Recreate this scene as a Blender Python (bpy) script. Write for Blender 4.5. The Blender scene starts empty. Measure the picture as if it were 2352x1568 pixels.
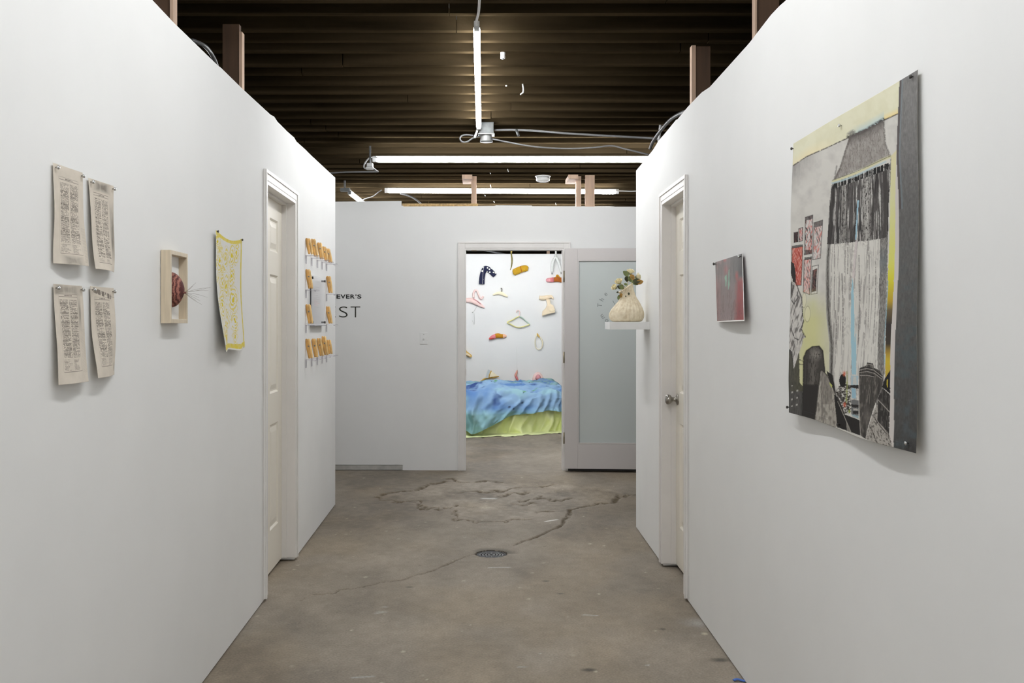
import bpy, bmesh, math, random
import numpy as np
from mathutils import Vector, Matrix

sc = bpy.context.scene
COL = sc.collection
random.seed(7)
RNG = np.random.default_rng(11)

# ------------------------------------------------------------------ camera
FPX, CX, CY, H = 2287.0, 1115.0, 742.0, 1.34      # focal length in pixels, principal point, eye height
cam_data = bpy.data.cameras.new('camera')
cam = bpy.data.objects.new('camera', cam_data)
COL.objects.link(cam)
cam.location = (0, 0, H)
cam.rotation_euler = (math.radians(90), 0, 0)
cam_data.sensor_width = 36.0
cam_data.lens = FPX / 2352 * 36.0
cam_data.shift_x = (1176 - CX) / 2352
cam_data.shift_y = -(784 - CY) / 2352
cam_data.clip_start = 0.05
cam_data.clip_end = 100
sc.camera = cam

# ------------------------------------------------------------------ world, exposure
world = bpy.data.worlds.new('world')
sc.world = world
world.use_nodes = True
world.node_tree.nodes['Background'].inputs[0].default_value = (0.8, 0.85, 1.0, 1)
world.node_tree.nodes['Background'].inputs[1].default_value = 0.0
sc.view_settings.view_transform = 'Standard'
sc.view_settings.look = 'None'
sc.view_settings.exposure = 0.24
sc.view_settings.gamma = 1.0
sc.view_settings.use_curve_mapping = False
sc.cycles.use_denoising = True
sc.cycles.max_bounces = 8
sc.cycles.diffuse_bounces = 5
sc.cycles.transparent_max_bounces = 12
TUBE_POWER = 66.0          # radiance of the lit tubes
TUBE_COLOR = (0.975, 0.99, 1.0)


# ------------------------------------------------------------------ measuring helpers
def at(px, py, Y):
    """point seen at pixel px, py at distance Y"""
    return Vector(((px - CX) * Y / FPX, Y, H - (py - CY) * Y / FPX))


def on_floor(px, py):
    return at(px, py, FPX * H / (py - CY))


def proj(X, Y, Z):
    return CX + X * FPX / Y, CY - (Z - H) * FPX / Y


def wall_line(p, q):
    a, b = on_floor(*p), on_floor(*q)
    m = (b.x - a.x) / (b.y - a.y)
    return a.x - m * a.y, m


LX0, LM = wall_line((467, 1568), (770, 1160))
RX0, RM = wall_line((1712, 1568), (1461, 1212))


class Wall:
    """vertical wall plane X = x0 + m*Y; u runs along it away from the viewer, d out into the passage"""
    def __init__(self, x0, m, s):
        self.x0, self.m, self.s = x0, m, s
        k = math.sqrt(1 + m * m)
        self.n = Vector((s / k, -m * s / k, 0))
        self.t = Vector((m / k, 1 / k, 0))
        self.k = k

    def Y(self, px, d=0.0):
        return (self.x0 + self.s * d * self.k) / ((px - CX) / FPX - self.m)

    def hit(self, px, py, d=0.0):
        return at(px, py, self.Y(px, d))

    def pt(self, Y, z, d=0.0):
        return Vector((self.x0 + self.m * Y, Y, z)) + self.n * d

    def z(self, px, py, d=0.0):
        return self.hit(px, py, d).z


LW = Wall(LX0, LM, +1)
RW = Wall(RX0, RM, -1)
BY = on_floor(1060, 1080).y       # the far white wall with the glass door
NY = 14.5                         # hanger wall of the next room
def ceil_z(Y):
    return 2.88 - 0.045 * (Y - 5.0)


def lin(c):
    c = c / 255.0
    return c / 12.92 if c <= 0.04045 else ((c + 0.055) / 1.055) ** 2.4


def S(r, g, b):
    return (lin(r), lin(g), lin(b), 1.0)


# ------------------------------------------------------------------ materials
MATS = {}


def mat(name, color, rough=0.7, metal=0.0, spec=0.5, noise=None, bump=None, emit=None, sheen=0.0):
    """noise=(scale, amount, stretch xyz) varies the colour; bump=(scale, strength, distance)"""
    if name in MATS:
        return MATS[name]
    m = bpy.data.materials.new(name)
    m.use_nodes = True
    nt = m.node_tree
    b = nt.nodes['Principled BSDF']
    b.inputs['Base Color'].default_value = color
    b.inputs['Roughness'].default_value = rough
    b.inputs['Metallic'].default_value = metal
    b.inputs['Specular IOR Level'].default_value = spec
    if sheen:
        b.inputs['Sheen Weight'].default_value = sheen
    if noise or bump:
        tc = nt.nodes.new('ShaderNodeTexCoord')
        mp = nt.nodes.new('ShaderNodeMapping')
        nt.links.new(tc.outputs['Object'], mp.inputs['Vector'])
    if noise:
        if len(noise) > 2:
            mp.inputs['Scale'].default_value = noise[2]
        n = nt.nodes.new('ShaderNodeTexNoise')
        n.inputs['Scale'].default_value = noise[0]
        n.inputs['Detail'].default_value = 5
        nt.links.new(mp.outputs[0], n.inputs['Vector'])
        r = nt.nodes.new('ShaderNodeValToRGB')
        a = noise[1]
        r.color_ramp.elements[0].position = 0.3
        r.color_ramp.elements[1].position = 0.7
        r.color_ramp.elements[0].color = tuple(max(0, c * (1 - a)) for c in color[:3]) + (1,)
        r.color_ramp.elements[1].color = tuple(min(1, c * (1 + a)) for c in color[:3]) + (1,)
        nt.links.new(n.outputs['Fac'], r.inputs['Fac'])
        nt.links.new(r.outputs['Color'], b.inputs['Base Color'])
    if bump:
        n2 = nt.nodes.new('ShaderNodeTexNoise')
        n2.inputs['Scale'].default_value = bump[0]
        n2.inputs['Detail'].default_value = 4
        nt.links.new(tc.outputs['Object'], n2.inputs['Vector'])
        bp = nt.nodes.new('ShaderNodeBump')
        bp.inputs['Strength'].default_value = bump[1]
        bp.inputs['Distance'].default_value = bump[2]
        nt.links.new(n2.outputs['Fac'], bp.inputs['Height'])
        nt.links.new(bp.outputs[0], b.inputs['Normal'])
    if emit:
        b.inputs['Emission Color'].default_value = (*emit[0], 1)
        b.inputs['Emission Strength'].default_value = emit[1]
    MATS[name] = m
    return m


def attr_mat(name, rough=0.85, spec=0.25, grain=None, bump=None):
    """colour comes from the print/paint on the sheet (colour attribute 'print')"""
    m = bpy.data.materials.new(name)
    m.use_nodes = True
    nt = m.node_tree
    b = nt.nodes['Principled BSDF']
    b.inputs['Roughness'].default_value = rough
    b.inputs['Specular IOR Level'].default_value = spec
    a = nt.nodes.new('ShaderNodeAttribute')
    a.attribute_name = 'print'
    out = a.outputs['Color']
    tc = nt.nodes.new('ShaderNodeTexCoord')
    if grain:
        n = nt.nodes.new('ShaderNodeTexNoise')
        n.inputs['Scale'].default_value = grain[0]
        n.inputs['Detail'].default_value = 6
        nt.links.new(tc.outputs['Object'], n.inputs['Vector'])
        mr = nt.nodes.new('ShaderNodeMapRange')
        mr.inputs[1].default_value = 0.3
        mr.inputs[2].default_value = 0.7
        mr.inputs[3].default_value = 1 - grain[1]
        mr.inputs[4].default_value = 1 + grain[1]
        nt.links.new(n.outputs['Fac'], mr.inputs[0])
        mx = nt.nodes.new('ShaderNodeMix')
        mx.data_type = 'RGBA'
        mx.blend_type = 'MULTIPLY'
        mx.inputs['Factor'].default_value = 1
        nt.links.new(out, mx.inputs['A'])
        nt.links.new(mr.outputs[0], mx.inputs['B'])
        out = mx.outputs['Result']
    nt.links.new(out, b.inputs['Base Color'])
    if bump:
        n2 = nt.nodes.new('ShaderNodeTexNoise')
        n2.inputs['Scale'].default_value = bump[0]
        n2.inputs['Detail'].default_value = 5
        nt.links.new(tc.outputs['Object'], n2.inputs['Vector'])
        bp = nt.nodes.new('ShaderNodeBump')
        bp.inputs['Strength'].default_value = bump[1]
        bp.inputs['Distance'].default_value = bump[2]
        nt.links.new(n2.outputs['Fac'], bp.inputs['Height'])
        nt.links.new(bp.outputs[0], b.inputs['Normal'])
    MATS[name] = m
    return m


def glass_mat(name, tint, gloss=0.06, rough=0.02):
    m = bpy.data.materials.new(name)
    m.use_nodes = True
    nt = m.node_tree
    nt.nodes.clear()
    o = nt.nodes.new('ShaderNodeOutputMaterial')
    t = nt.nodes.new('ShaderNodeBsdfTransparent')
    t.inputs[0].default_value = tint
    g = nt.nodes.new('ShaderNodeBsdfGlossy')
    g.inputs['Roughness'].default_value = rough
    fr = nt.nodes.new('ShaderNodeFresnel')
    fr.inputs[0].default_value = 1.5
    ad = nt.nodes.new('ShaderNodeMath')
    ad.operation = 'ADD'
    ad.inputs[1].default_value = gloss - 0.04
    ad.use_clamp = True
    nt.links.new(fr.outputs[0], ad.inputs[0])
    mx = nt.nodes.new('ShaderNodeMixShader')
    nt.links.new(ad.outputs[0], mx.inputs[0])
    nt.links.new(t.outputs[0], mx.inputs[1])
    nt.links.new(g.outputs[0], mx.inputs[2])
    nt.links.new(mx.outputs[0], o.inputs[0])
    MATS[name] = m
    return m


M_WALL = mat('white_wall_paint', (0.80, 0.80, 0.79, 1), 0.75, spec=0.2, noise=(2.5, 0.018), bump=(60, 0.08, 0.002))
M_TRIM = mat('trim_paint', (0.76, 0.735, 0.71, 1), 0.5, spec=0.4, noise=(7, 0.03), bump=(40, 0.06, 0.002))
M_DOOR = mat('cream_door_paint', (0.80, 0.755, 0.665, 1), 0.45, spec=0.45, bump=(30, 0.05, 0.002))
M_GLDOOR = mat('grey_door_paint', (0.62, 0.585, 0.57, 1), 0.45, spec=0.4, bump=(30, 0.05, 0.002))
M_JOIST = mat('dark_joist_wood', (0.042, 0.0300, 0.0165, 1), 0.8, spec=0.0, noise=(4, 0.45, (0.25, 2, 2)), bump=(25, 0.3, 0.006))
M_DECK = mat('dark_roof_boards', (0.018, 0.014, 0.010, 1), 0.8, noise=(3, 0.4, (0.3, 3, 3)))
M_STUD = mat('raw_stud_wood', S(202, 172, 148), 0.7, noise=(9, 0.16, (3, 3, 0.25)), bump=(40, 0.15, 0.002))
M_BROWNSTUD = mat('brown_stud_wood', S(86, 63, 45), 0.7, noise=(9, 0.2, (4, 4, 0.3)), bump=(40, 0.15, 0.002))
M_TUBE = mat('lit_tube', (1, 1, 1, 1), 0.4, emit=(TUBE_COLOR, TUBE_POWER))
M_FIXT = mat('white_fixture', (0.75, 0.75, 0.75, 1), 0.35, spec=0.5, noise=(20, 0.03))
M_CABLE = mat('grey_cable', (0.22, 0.22, 0.225, 1), 0.5, noise=(30, 0.1))
M_DCABLE = mat('dark_conduit', (0.13, 0.13, 0.13, 1), 0.4, metal=0.4, noise=(60, 0.2))
M_GALV = mat('galvanised_box', (0.10, 0.105, 0.105, 1), 0.5, metal=0.3, noise=(25, 0.2))
M_BLACK = mat('black_vinyl', (0.008, 0.008, 0.008, 1), 0.5, noise=(20, 0.1))
M_GREYV = mat('grey_vinyl', (0.17, 0.18, 0.18, 1), 0.5, noise=(20, 0.1))
M_NICKEL = mat('satin_nickel', (0.36, 0.34, 0.31, 1), 0.28, metal=1.0, noise=(40, 0.06))
M_BRASS = mat('dull_brass', (0.30, 0.25, 0.15, 1), 0.45, metal=0.8, noise=(40, 0.1))
M_STEELPIN = mat('steel_pin', (0.55, 0.55, 0.54, 1), 0.25, metal=0.9, noise=(40, 0.05))
M_DARKPIN = mat('dark_pin', (0.06, 0.055, 0.05, 1), 0.35, metal=0.5, noise=(40, 0.1))
M_GREYP = mat('grey_plastic', (0.20, 0.20, 0.195, 1), 0.5, noise=(25, 0.08))
M_DARK = mat('dark_gap', (0.012, 0.011, 0.010, 1), 0.9, noise=(10, 0.2))
M_WHITE = mat('white_plastic', (0.78, 0.78, 0.77, 1), 0.4, noise=(20, 0.02))


# ------------------------------------------------------------------ object helpers
def link(name, me, m=None, parent=None):
    o = bpy.data.objects.new(name, me)
    COL.objects.link(o)
    if m is not None and me is not None:
        me.materials.append(m)
    if parent is not None:
        o.parent = parent
        o.matrix_parent_inverse = Matrix.Translation(parent.location).inverted() if parent.rotation_euler.to_matrix() == Matrix.Identity(3) else parent.matrix_basis.inverted()
    return o


def tag(o, label, cat=None, group=None):
    o['label'] = label
    if cat:
        o['category'] = cat
    if group:
        o['group'] = group
    return o


def structure(o, label=None):
    o['kind'] = 'structure'
    if label:
        o['label'] = label
    return o


def thing(name, loc, label, cat, group=None):
    o = bpy.data.objects.new(name, None)
    o.empty_display_size = 0.05
    COL.objects.link(o)
    o.location = loc
    return tag(o, label, cat, group)


def mesh_of(bm, smooth=False, weld=True):
    if weld:
        bmesh.ops.recalc_face_normals(bm, faces=bm.faces)
    me = bpy.data.meshes.new('mesh')
    bm.to_mesh(me)
    bm.free()
    if smooth:
        me.polygons.foreach_set('use_smooth', [True] * len(me.polygons))
    return me


def add_box(bm, lo, hi, bevel=0.0):
    r = bmesh.ops.create_cube(bm, size=1)
    c = [(a + b) / 2 for a, b in zip(lo, hi)]
    s = [abs(b - a) for a, b in zip(lo, hi)]
    for v in r['verts']:
        v.co = Vector((c[0] + v.co.x * s[0], c[1] + v.co.y * s[1], c[2] + v.co.z * s[2]))
    if bevel:
        es = list({e for v in r['verts'] for e in v.link_edges})
        bmesh.ops.bevel(bm, geom=es, offset=bevel, segments=2, affect='EDGES', profile=0.6)


def box(name, lo, hi, m, parent=None, bevel=0.0):
    bm = bmesh.new()
    add_box(bm, lo, hi, bevel)
    return link(name, mesh_of(bm), m, parent)


def framed_box(name, o3, ax, ay, az, lo, hi, m, parent=None, bevel=0.0):
    """box in the frame (origin o3, axes ax ay az)"""
    bm = bmesh.new()
    add_box(bm, lo, hi, bevel)
    for v in bm.verts:
        c = v.co.copy()
        v.co = o3 + ax * c.x + ay * c.y + az * c.z
    return link(name, mesh_of(bm), m, parent)


def smooth_path(pts, n=6):
    """Catmull-Rom through the points"""
    P = [Vector(p) for p in pts]
    if len(P) < 3:
        return P
    P = [2 * P[0] - P[1]] + P + [2 * P[-1] - P[-2]]
    out = []
    for i in range(1, len(P) - 2):
        for k in range(n):
            t = k / n
            a, b, c, d = P[i - 1:i + 3]
            out.append(0.5 * ((2 * b) + (c - a) * t + (2 * a - 5 * b + 4 * c - d) * t * t + (3 * b - a - 3 * c + d) * t ** 3))
    out.append(P[-2])
    return out


def add_sweep(bm, path, radii, seg=10, flat=1.0, up=None, caps=True, close=False):
    """sweep an (elliptic) section along path; radii number or list"""
    n = len(path)
    if not hasattr(radii, '__len__'):
        radii = [radii] * n
    rings = []
    prev = None
    for i, p in enumerate(path):
        if close:
            t = path[(i + 1) % n] - path[i - 1]
        else:
            t = path[min(i + 1, n - 1)] - path[max(i - 1, 0)]
        t = t.normalized() if t.length > 1e-9 else Vector((0, 0, 1))
        if up is not None:
            a = up - t * up.dot(t)
            if a.length < 1e-6:
                a = t.orthogonal()
            a.normalize()
        elif prev is None:
            a = t.orthogonal().normalized()
        else:
            a = prev - t * prev.dot(t)
            a = a.normalized() if a.length > 1e-6 else t.orthogonal().normalized()
        prev = a
        b = t.cross(a)
        rings.append([bm.verts.new(p + (a * math.cos(q) * flat + b * math.sin(q)) * radii[i])
                      for q in [2 * math.pi * k / seg for k in range(seg)]])
    m = n if close else n - 1
    for i in range(m):
        A, B = rings[i], rings[(i + 1) % n]
        for k in range(seg):
            bm.faces.new((A[k], A[(k + 1) % seg], B[(k + 1) % seg], B[k]))
    if caps and not close:
        bm.faces.new(rings[0][::-1])
        bm.faces.new(rings[-1])


def sweep(name, pts, radii, m, parent=None, seg=10, flat=1.0, up=None, n=6, raw=False, close=False):
    bm = bmesh.new()
    path = [Vector(p) for p in pts] if raw else smooth_path(pts, n)
    if hasattr(radii, '__len__') and len(radii) != len(path):
        xs = np.linspace(0, 1, len(radii))
        radii = list(np.interp(np.linspace(0, 1, len(path)), xs, radii))
    add_sweep(bm, path, radii, seg, flat, up, close=close)
    return link(name, mesh_of(bm, smooth=True), m, parent)


def add_lathe(bm, prof, origin, axis, seg=24, cap=True):
    """prof: list of (radius, height along axis)"""
    axis = axis.normalized()
    a = axis.orthogonal().normalized()
    b = axis.cross(a)
    rings = []
    for r, h in prof:
        rings.append([bm.verts.new(origin + axis * h + (a * math.cos(q) + b * math.sin(q)) * max(r, 1e-5))
                      for q in [2 * math.pi * k / seg for k in range(seg)]])
    for A, B in zip(rings, rings[1:]):
        for k in range(seg):
            bm.faces.new((A[k], A[(k + 1) % seg], B[(k + 1) % seg], B[k]))
    if cap:
        bm.faces.new(rings[0][::-1])
        bm.faces.new(rings[-1])


def lathe(name, prof, origin, axis, m, parent=None, seg=24, smooth=True):
    bm = bmesh.new()
    add_lathe(bm, prof, Vector(origin), Vector(axis), seg)
    return link(name, mesh_of(bm, smooth=smooth), m, parent)


def extrude_poly(name, pts3, vec, m, parent=None, bevel=0.0):
    bm = bmesh.new()
    a = [bm.verts.new(p) for p in pts3]
    b = [bm.verts.new(Vector(p) + vec) for p in pts3]
    n = len(a)
    bm.faces.new(a)
    bm.faces.new(b[::-1])
    for i in range(n):
        bm.faces.new((a[i], b[i], b[(i + 1) % n], a[(i + 1) % n]))
    bmesh.ops.recalc_face_normals(bm, faces=bm.faces)
    if bevel:
        bmesh.ops.bevel(bm, geom=list(bm.edges), offset=bevel, segments=2, affect='EDGES')
    bmesh.ops.triangulate(bm, faces=[f for f in bm.faces if len(f.verts) > 4])
    return link(name, mesh_of(bm), m, parent)


def grid_mesh(V, colors=None, smooth=True, both=None):
    """V: (nr, nc, 3) array of points; colors: (nr, nc, 3) linear"""
    nr, nc = V.shape[:2]
    me = bpy.data.meshes.new('mesh')
    verts = V.reshape(-1, 3)
    idx = np.arange(nr * nc).reshape(nr, nc)
    q = np.stack([idx[:-1, :-1], idx[:-1, 1:], idx[1:, 1:], idx[1:, :-1]], -1).reshape(-1, 4)
    if both is not None:                      # second skin behind, joined along the rim
        off = len(verts)
        verts = np.concatenate([verts, both.reshape(-1, 3)])
        q2 = q[:, ::-1] + off
        rim = np.concatenate([idx[0, :], idx[1:, -1], idx[-1, -2::-1], idx[-2:0:-1, 0]])
        nx = np.roll(rim, -1)
        q3 = np.stack([rim, rim + off, nx + off, nx], -1)
        q = np.concatenate([q, q2, q3])
    me.vertices.add(len(verts))
    me.vertices.foreach_set('co', verts.astype(np.float32).ravel())
    me.loops.add(q.size)
    me.loops.foreach_set('vertex_index', q.astype(np.int32).ravel())
    me.polygons.add(len(q))
    me.polygons.foreach_set('loop_start', np.arange(0, q.size, 4, dtype=np.int32))
    me.polygons.foreach_set('loop_total', np.full(len(q), 4, dtype=np.int32))
    me.update(calc_edges=True)
    if smooth:
        me.polygons.foreach_set('use_smooth', np.ones(len(q), dtype=bool))
    if colors is not None:
        c = colors.reshape(-1, 3)
        if both is not None:
            c = np.concatenate([c, np.broadcast_to(np.median(c, 0), c.shape)])
        at_ = me.color_attributes.new('print', 'FLOAT_COLOR', 'POINT')
        c4 = np.ones((len(c), 4), dtype=np.float32)
        c4[:, :3] = np.clip(c, 0, 1)
        at_.data.foreach_set('color', c4.ravel())
    me.validate()
    return me


# value noise for painted sheets and the worn floor
def vnoise(x, y, seed=0):
    r = np.random.default_rng(seed)
    T = r.random((256, 256)).astype(np.float32)
    xi, yi = np.floor(x).astype(int), np.floor(y).astype(int)
    fx, fy = x - xi, y - yi
    fx, fy = fx * fx * (3 - 2 * fx), fy * fy * (3 - 2 * fy)
    g = lambda a, b: T[a & 255, b & 255]
    return (g(xi, yi) * (1 - fx) + g(xi + 1, yi) * fx) * (1 - fy) + (g(xi, yi + 1) * (1 - fx) + g(xi + 1, yi + 1) * fx) * fy


def fbm(x, y, seed=0, oct=4):
    s, a, t = 0, 1.0, 0
    for k in range(oct):
        s = s + a * vnoise(x * 2 ** k, y * 2 ** k, seed + k)
        t += a
        a *= 0.5
    return s / t


def in_poly(px, py, poly):
    inside = np.zeros(px.shape, bool)
    n = len(poly)
    x0 = min(p[0] for p in poly); x1 = max(p[0] for p in poly)
    y0 = min(p[1] for p in poly); y1 = max(p[1] for p in poly)
    sel = (px >= x0) & (px <= x1) & (py >= y0) & (py <= y1)
    X, Y = px[sel], py[sel]
    ins = np.zeros(X.shape, bool)
    for i in range(n):
        ax, ay = poly[i]
        bx, by = poly[(i + 1) % n]
        if ay == by:
            continue
        c = ((ay > Y) != (by > Y)) & (X < (bx - ax) * (Y - ay) / (by - ay) + ax)
        ins ^= c
    inside[sel] = ins
    return inside


def line_dist(px, py, pts):
    d = np.full(px.shape, 1e9)
    for (ax, ay), (bx, by) in zip(pts, pts[1:]):
        dx, dy = bx - ax, by - ay
        L = dx * dx + dy * dy + 1e-9
        t = np.clip(((px - ax) * dx + (py - ay) * dy) / L, 0, 1)
        d = np.minimum(d, np.hypot(px - ax - t * dx, py - ay - t * dy))
    return d


# ================================================================== THE SETTING
WT = 0.125        # wall thickness
# ---- floor: worn concrete with a broken, patched area in front of the glass door
def Z5(x, y):
    return (820 + x / 3.5636, 1040 + y / 3.5636)
def Z6(x, y):
    return (440 + x / 3.36, 1200 + y / 3.36)
cracks_px = [
    ([Z5(*p) for p in [(770, 205), (800, 225), (870, 240), (960, 240), (1050, 235), (1110, 238), (1160, 245)]], 1.0),
    ([Z5(*p) for p in [(715, 235), (660, 248), (580, 260), (520, 295), (420, 310), (330, 315), (230, 330), (185, 350), (200, 380), (300, 390), (400, 402), (500, 405), (520, 440), (600, 458), (700, 462)]], 1.0),
    ([Z5(*p) for p in [(860, 322), (950, 320), (1080, 312), (1150, 318), (1230, 305), (1300, 290)]], 1.2),
    ([Z5(*p) for p in [(1180, 355), (1260, 332), (1380, 325)]], 1.6),
    ([Z5(*p) for p in [(1370, 385), (1450, 385), (1520, 358), (1600, 390), (1710, 385)]], 1.5),
    ([Z5(*p) for p in [(1300, 412), (1370, 416), (1430, 412)]], 1.8),
    ([Z5(*p) for p in [(770, 490), (790, 520), (850, 545), (950, 552), (1090, 570), (1180, 558), (1320, 550), (1420, 540)]], 1.5),
    ([Z5(*p) for p in [(2280, 352), (2220, 350), (2150, 348), (2120, 395), (2050, 405), (1930, 420), (1880, 435), (1780, 450), (1740, 462), (1730, 490), (1700, 545), (1670, 595), (1550, 650), (1400, 710), (1270, 765)]], 1.2),
    ([Z5(*p) for p in [(1470, 490), (1530, 480), (1620, 465)]], 1.2),
    ([Z5(*p) for p in [(740, 440), (790, 445)]], 1.2),
    ([Z5(*p) for p in [(1530, 270), (1600, 262)]], 1.0),
    ([Z5(*p) for p in [(980, 832), (860, 860), (750, 905), (600, 965), (450, 1005), (300, 1040), (180, 1062)]] + [Z6(850, 590)], 0.85),
]
patch_px = [Z5(*p) for p in [(770, 205), (960, 235), (1300, 240), (1700, 230), (2000, 290), (2280, 345), (2120, 395), (1880, 435), (1740, 462), (1620, 500), (1420, 540), (1090, 570), (850, 545), (770, 490), (700, 462), (520, 440), (400, 402), (185, 350), (330, 315), (580, 260)]]
to_f = lambda pts: [tuple(on_floor(*p)[:2]) for p in pts]

xs = np.concatenate([np.linspace(-5, -1.35, 14, endpoint=False), np.arange(-1.35, 1.5, 0.0085), np.linspace(1.5, 5, 14)])
ys = np.concatenate([np.linspace(-4.0, 3.4, 20, endpoint=False), np.arange(3.4, 9.6, 0.0105), np.arange(9.6, 11.6, 0.03), np.linspace(11.6, 16.5, 20)])
GX, GY = np.meshgrid(xs, ys)
depth = np.zeros(GX.shape)
wob = (fbm(GX * 14, GY * 9, 3, 3) - 0.5)
for pts, w in cracks_px:
    f = to_f(pts)
    sel = (GX > min(p[0] for p in f) - .2) & (GX < max(p[0] for p in f) + .2) & (GY > min(p[1] for p in f) - .25) & (GY < max(p[1] for p in f) + .25)
    d = line_dist(GX[sel] + 0.10 * wob[sel], GY[sel] + 0.26 * wob[sel], f)
    wid = w * (0.006 + 0.032 * np.clip((GY[sel] - 6.0) / 2.5, 0.08, 1)) * (0.45 + 1.0 * vnoise(GX[sel] * 9, GY[sel] * 9, 5))
    depth[sel] = np.maximum(depth[sel], np.clip(1 - d / wid, 0, 1))
pf = to_f(patch_px)
patch = in_poly(GX + 0.06 * wob, GY + 0.1 * wob, pf).astype(float)
big = fbm(GX * 1.1 + 3, GY * 0.7, 20, 4)
mid = fbm(GX * 5, GY * 3.2, 30, 4)
fine = fbm(GX * 28, GY * 22, 40, 3)
base = np.array([lin(146), lin(136), lin(123)])
gain = 0.82 + 0.42 * (big - 0.5) * 1.8 + 0.42 * (mid - 0.5) + 0.26 * (fine - 0.5)
gain += patch * (0.05 + 0.45 * (mid - 0.5) + .25 * (fine - .5))
fc = base[None, None, :] * gain[..., None]
tint = np.clip((fbm(GX * 2.2, GY * 1.5, 55, 3) - 0.45) * 4, 0, 1)[..., None]
fc = fc * (1 - 0.10 * tint * np.array([0.0, 0.35, 1.0]))
# dark scuffs in front of the left wall, pale paint specks and dribbles
scuff = np.clip((fbm(GX * 3.0 + 8, GY * 1.6, 66, 4) - 0.52) * 6, 0, 1) * np.clip(1 - np.abs(GX + 0.75) / 0.5, 0, 1) * np.clip(1 - np.abs(GY - 4.5) / 0.9, 0, 1)
fc *= (1 - 0.35 * scuff)[..., None]
rs = np.random.default_rng(5)
for k in range(150):
    cx_, cy_ = rs.uniform(-1.2, 1.2), rs.uniform(3.5, 9.0)
    r_ = rs.uniform(0.003, 0.008) * (1.6 if rs.random() < 0.08 else 1)
    i0, i1 = np.searchsorted(xs, [cx_ - 3 * r_, cx_ + 3 * r_])
    j0, j1 = np.searchsorted(ys, [cy_ - 3 * r_, cy_ + 3 * r_])
    if i1 <= i0 or j1 <= j0:
        continue
    dd = np.hypot((GX[j0:j1, i0:i1] - cx_), (GY[j0:j1, i0:i1] - cy_) * 0.8)
    a = np.clip(1.5 - dd / r_ - 1.2 * (mid[j0:j1, i0:i1] - .5), 0, 1)[..., None] * rs.uniform(0.2, 0.75)
    tone = np.array([lin(215), lin(205), lin(180)]) if rs.random() < 0.8 else np.array([lin(60), lin(52), lin(44)])
    fc[j0:j1, i0:i1] = fc[j0:j1, i0:i1] * (1 - a) + tone * a
for p0, p1, w_, t_ in [((1537, 0), 0, 0, 0)][:0] + [
        (Z5(1545, 560), Z5(1635, 545), 0.012, 235), (Z5(1080, 938), Z5(1250, 934), 0.006, 210),
        (Z5(1045, 372), Z5(1115, 372), 0.03, 205), (Z6(1245, 1195), Z6(1400, 1185), 0.008, 170),
        ((1340, 1412), (1372, 1413), 0.006, 200), ((1210, 1532), (1010 + 180, 1531), 0.004, 170),
        ((1240, 1500), (1242, 1500), 0.004, 200), ((1480, 1528), (1490, 1527), 0.004, 200)]:
    d = line_dist(GX, GY, to_f([p0, p1]))
    a = np.clip(1.3 - d / w_, 0, 1)[..., None] * 0.8
    fc = fc * (1 - a) + lin(t_) * np.array([1, .98, .92]) * a
for c_, r_, t_ in [((1352, 1538), 0.022, 40), ((1254, 1334), 0.014, 70), ((1286, 1363), 0.016, 75), (Z6(1680, 497), 0.014, 80), (Z6(1465, 690), 0.02, 175), (Z6(1490, 650), 0.012, 170), (Z6(1430, 700), 0.014, 175), ((1655, 1515), 0.03, 60)]:
    q = on_floor(*c_)
    d = np.hypot((GX - q.x) * 0.8, (GY - q.y) * 1.2) + 0.012 * wob
    a = np.clip(1.4 - d / r_, 0, 1)[..., None] * 0.75
    fc = fc * (1 - a) + lin(t_) * np.array([1, .95, .84]) * a
# white scuff beside the right wall
q = on_floor(1610, 1432)
d = np.hypot((GX - q.x) / 0.12, (GY - q.y) / 0.10)
a = np.clip(1.1 - d, 0, 1) * np.clip((mid - 0.35) * 3, 0, 1) * 0.55
fc = fc * (1 - a[..., None]) + lin(205) * a[..., None]
# crack colour (grime) and real depth
crk = np.clip(depth * 1.7, 0, 1)[..., None]
crk = crk * np.clip(0.35 + 2.2 * (fbm(GX * 40, GY * 30, 77, 2) - .3), 0, 1)[..., None]
fc = fc * (1 - crk * 0.86) + np.array([lin(78), lin(64), lin(40)]) * 0.86 * crk
lip = 0.0015 * (mid - 0.5) + patch * 0.004 * (mid - 0.45)
FZ = -0.012 * np.clip(depth * 1.4, 0, 1) + lip
FZ[GY < 3.3] = 0
# hole around the drain
DR = on_floor(1128.7, 1271.5)
drd = np.hypot(GX - DR.x, GY - DR.y)
FZ[drd < 0.088] = -0.022
fc[drd < 0.094] = fc[drd < 0.094] * 0.25
hal = np.clip(1 - np.abs(drd - 0.11) / 0.06, 0, 1) * np.clip((mid - 0.42) * 5, 0, 1) * (GY > DR.y)
fc *= (1 - 0.5 * hal)[..., None]
def film_mat(name, tint, haze, k, gloss=0.05, rough=0.05):
    """clear sheet with a little milky haze and a weak reflection"""
    m = glass_mat(name, tint, gloss, rough)
    nt = m.node_tree
    mx = [n for n in nt.nodes if n.type == 'MIX_SHADER'][0]
    for l in list(mx.inputs[0].links):
        nt.links.remove(l)
    mx.inputs[0].default_value = gloss
    o = [n for n in nt.nodes if n.type == 'OUTPUT_MATERIAL'][0]
    d = nt.nodes.new('ShaderNodeBsdfDiffuse')
    d.inputs[0].default_value = haze
    m2 = nt.nodes.new('ShaderNodeMixShader')
    m2.inputs[0].default_value = k
    nt.links.new(mx.outputs[0], m2.inputs[1])
    nt.links.new(d.outputs[0], m2.inputs[2])
    nt.links.new(m2.outputs[0], o.inputs[0])
    return m


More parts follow.
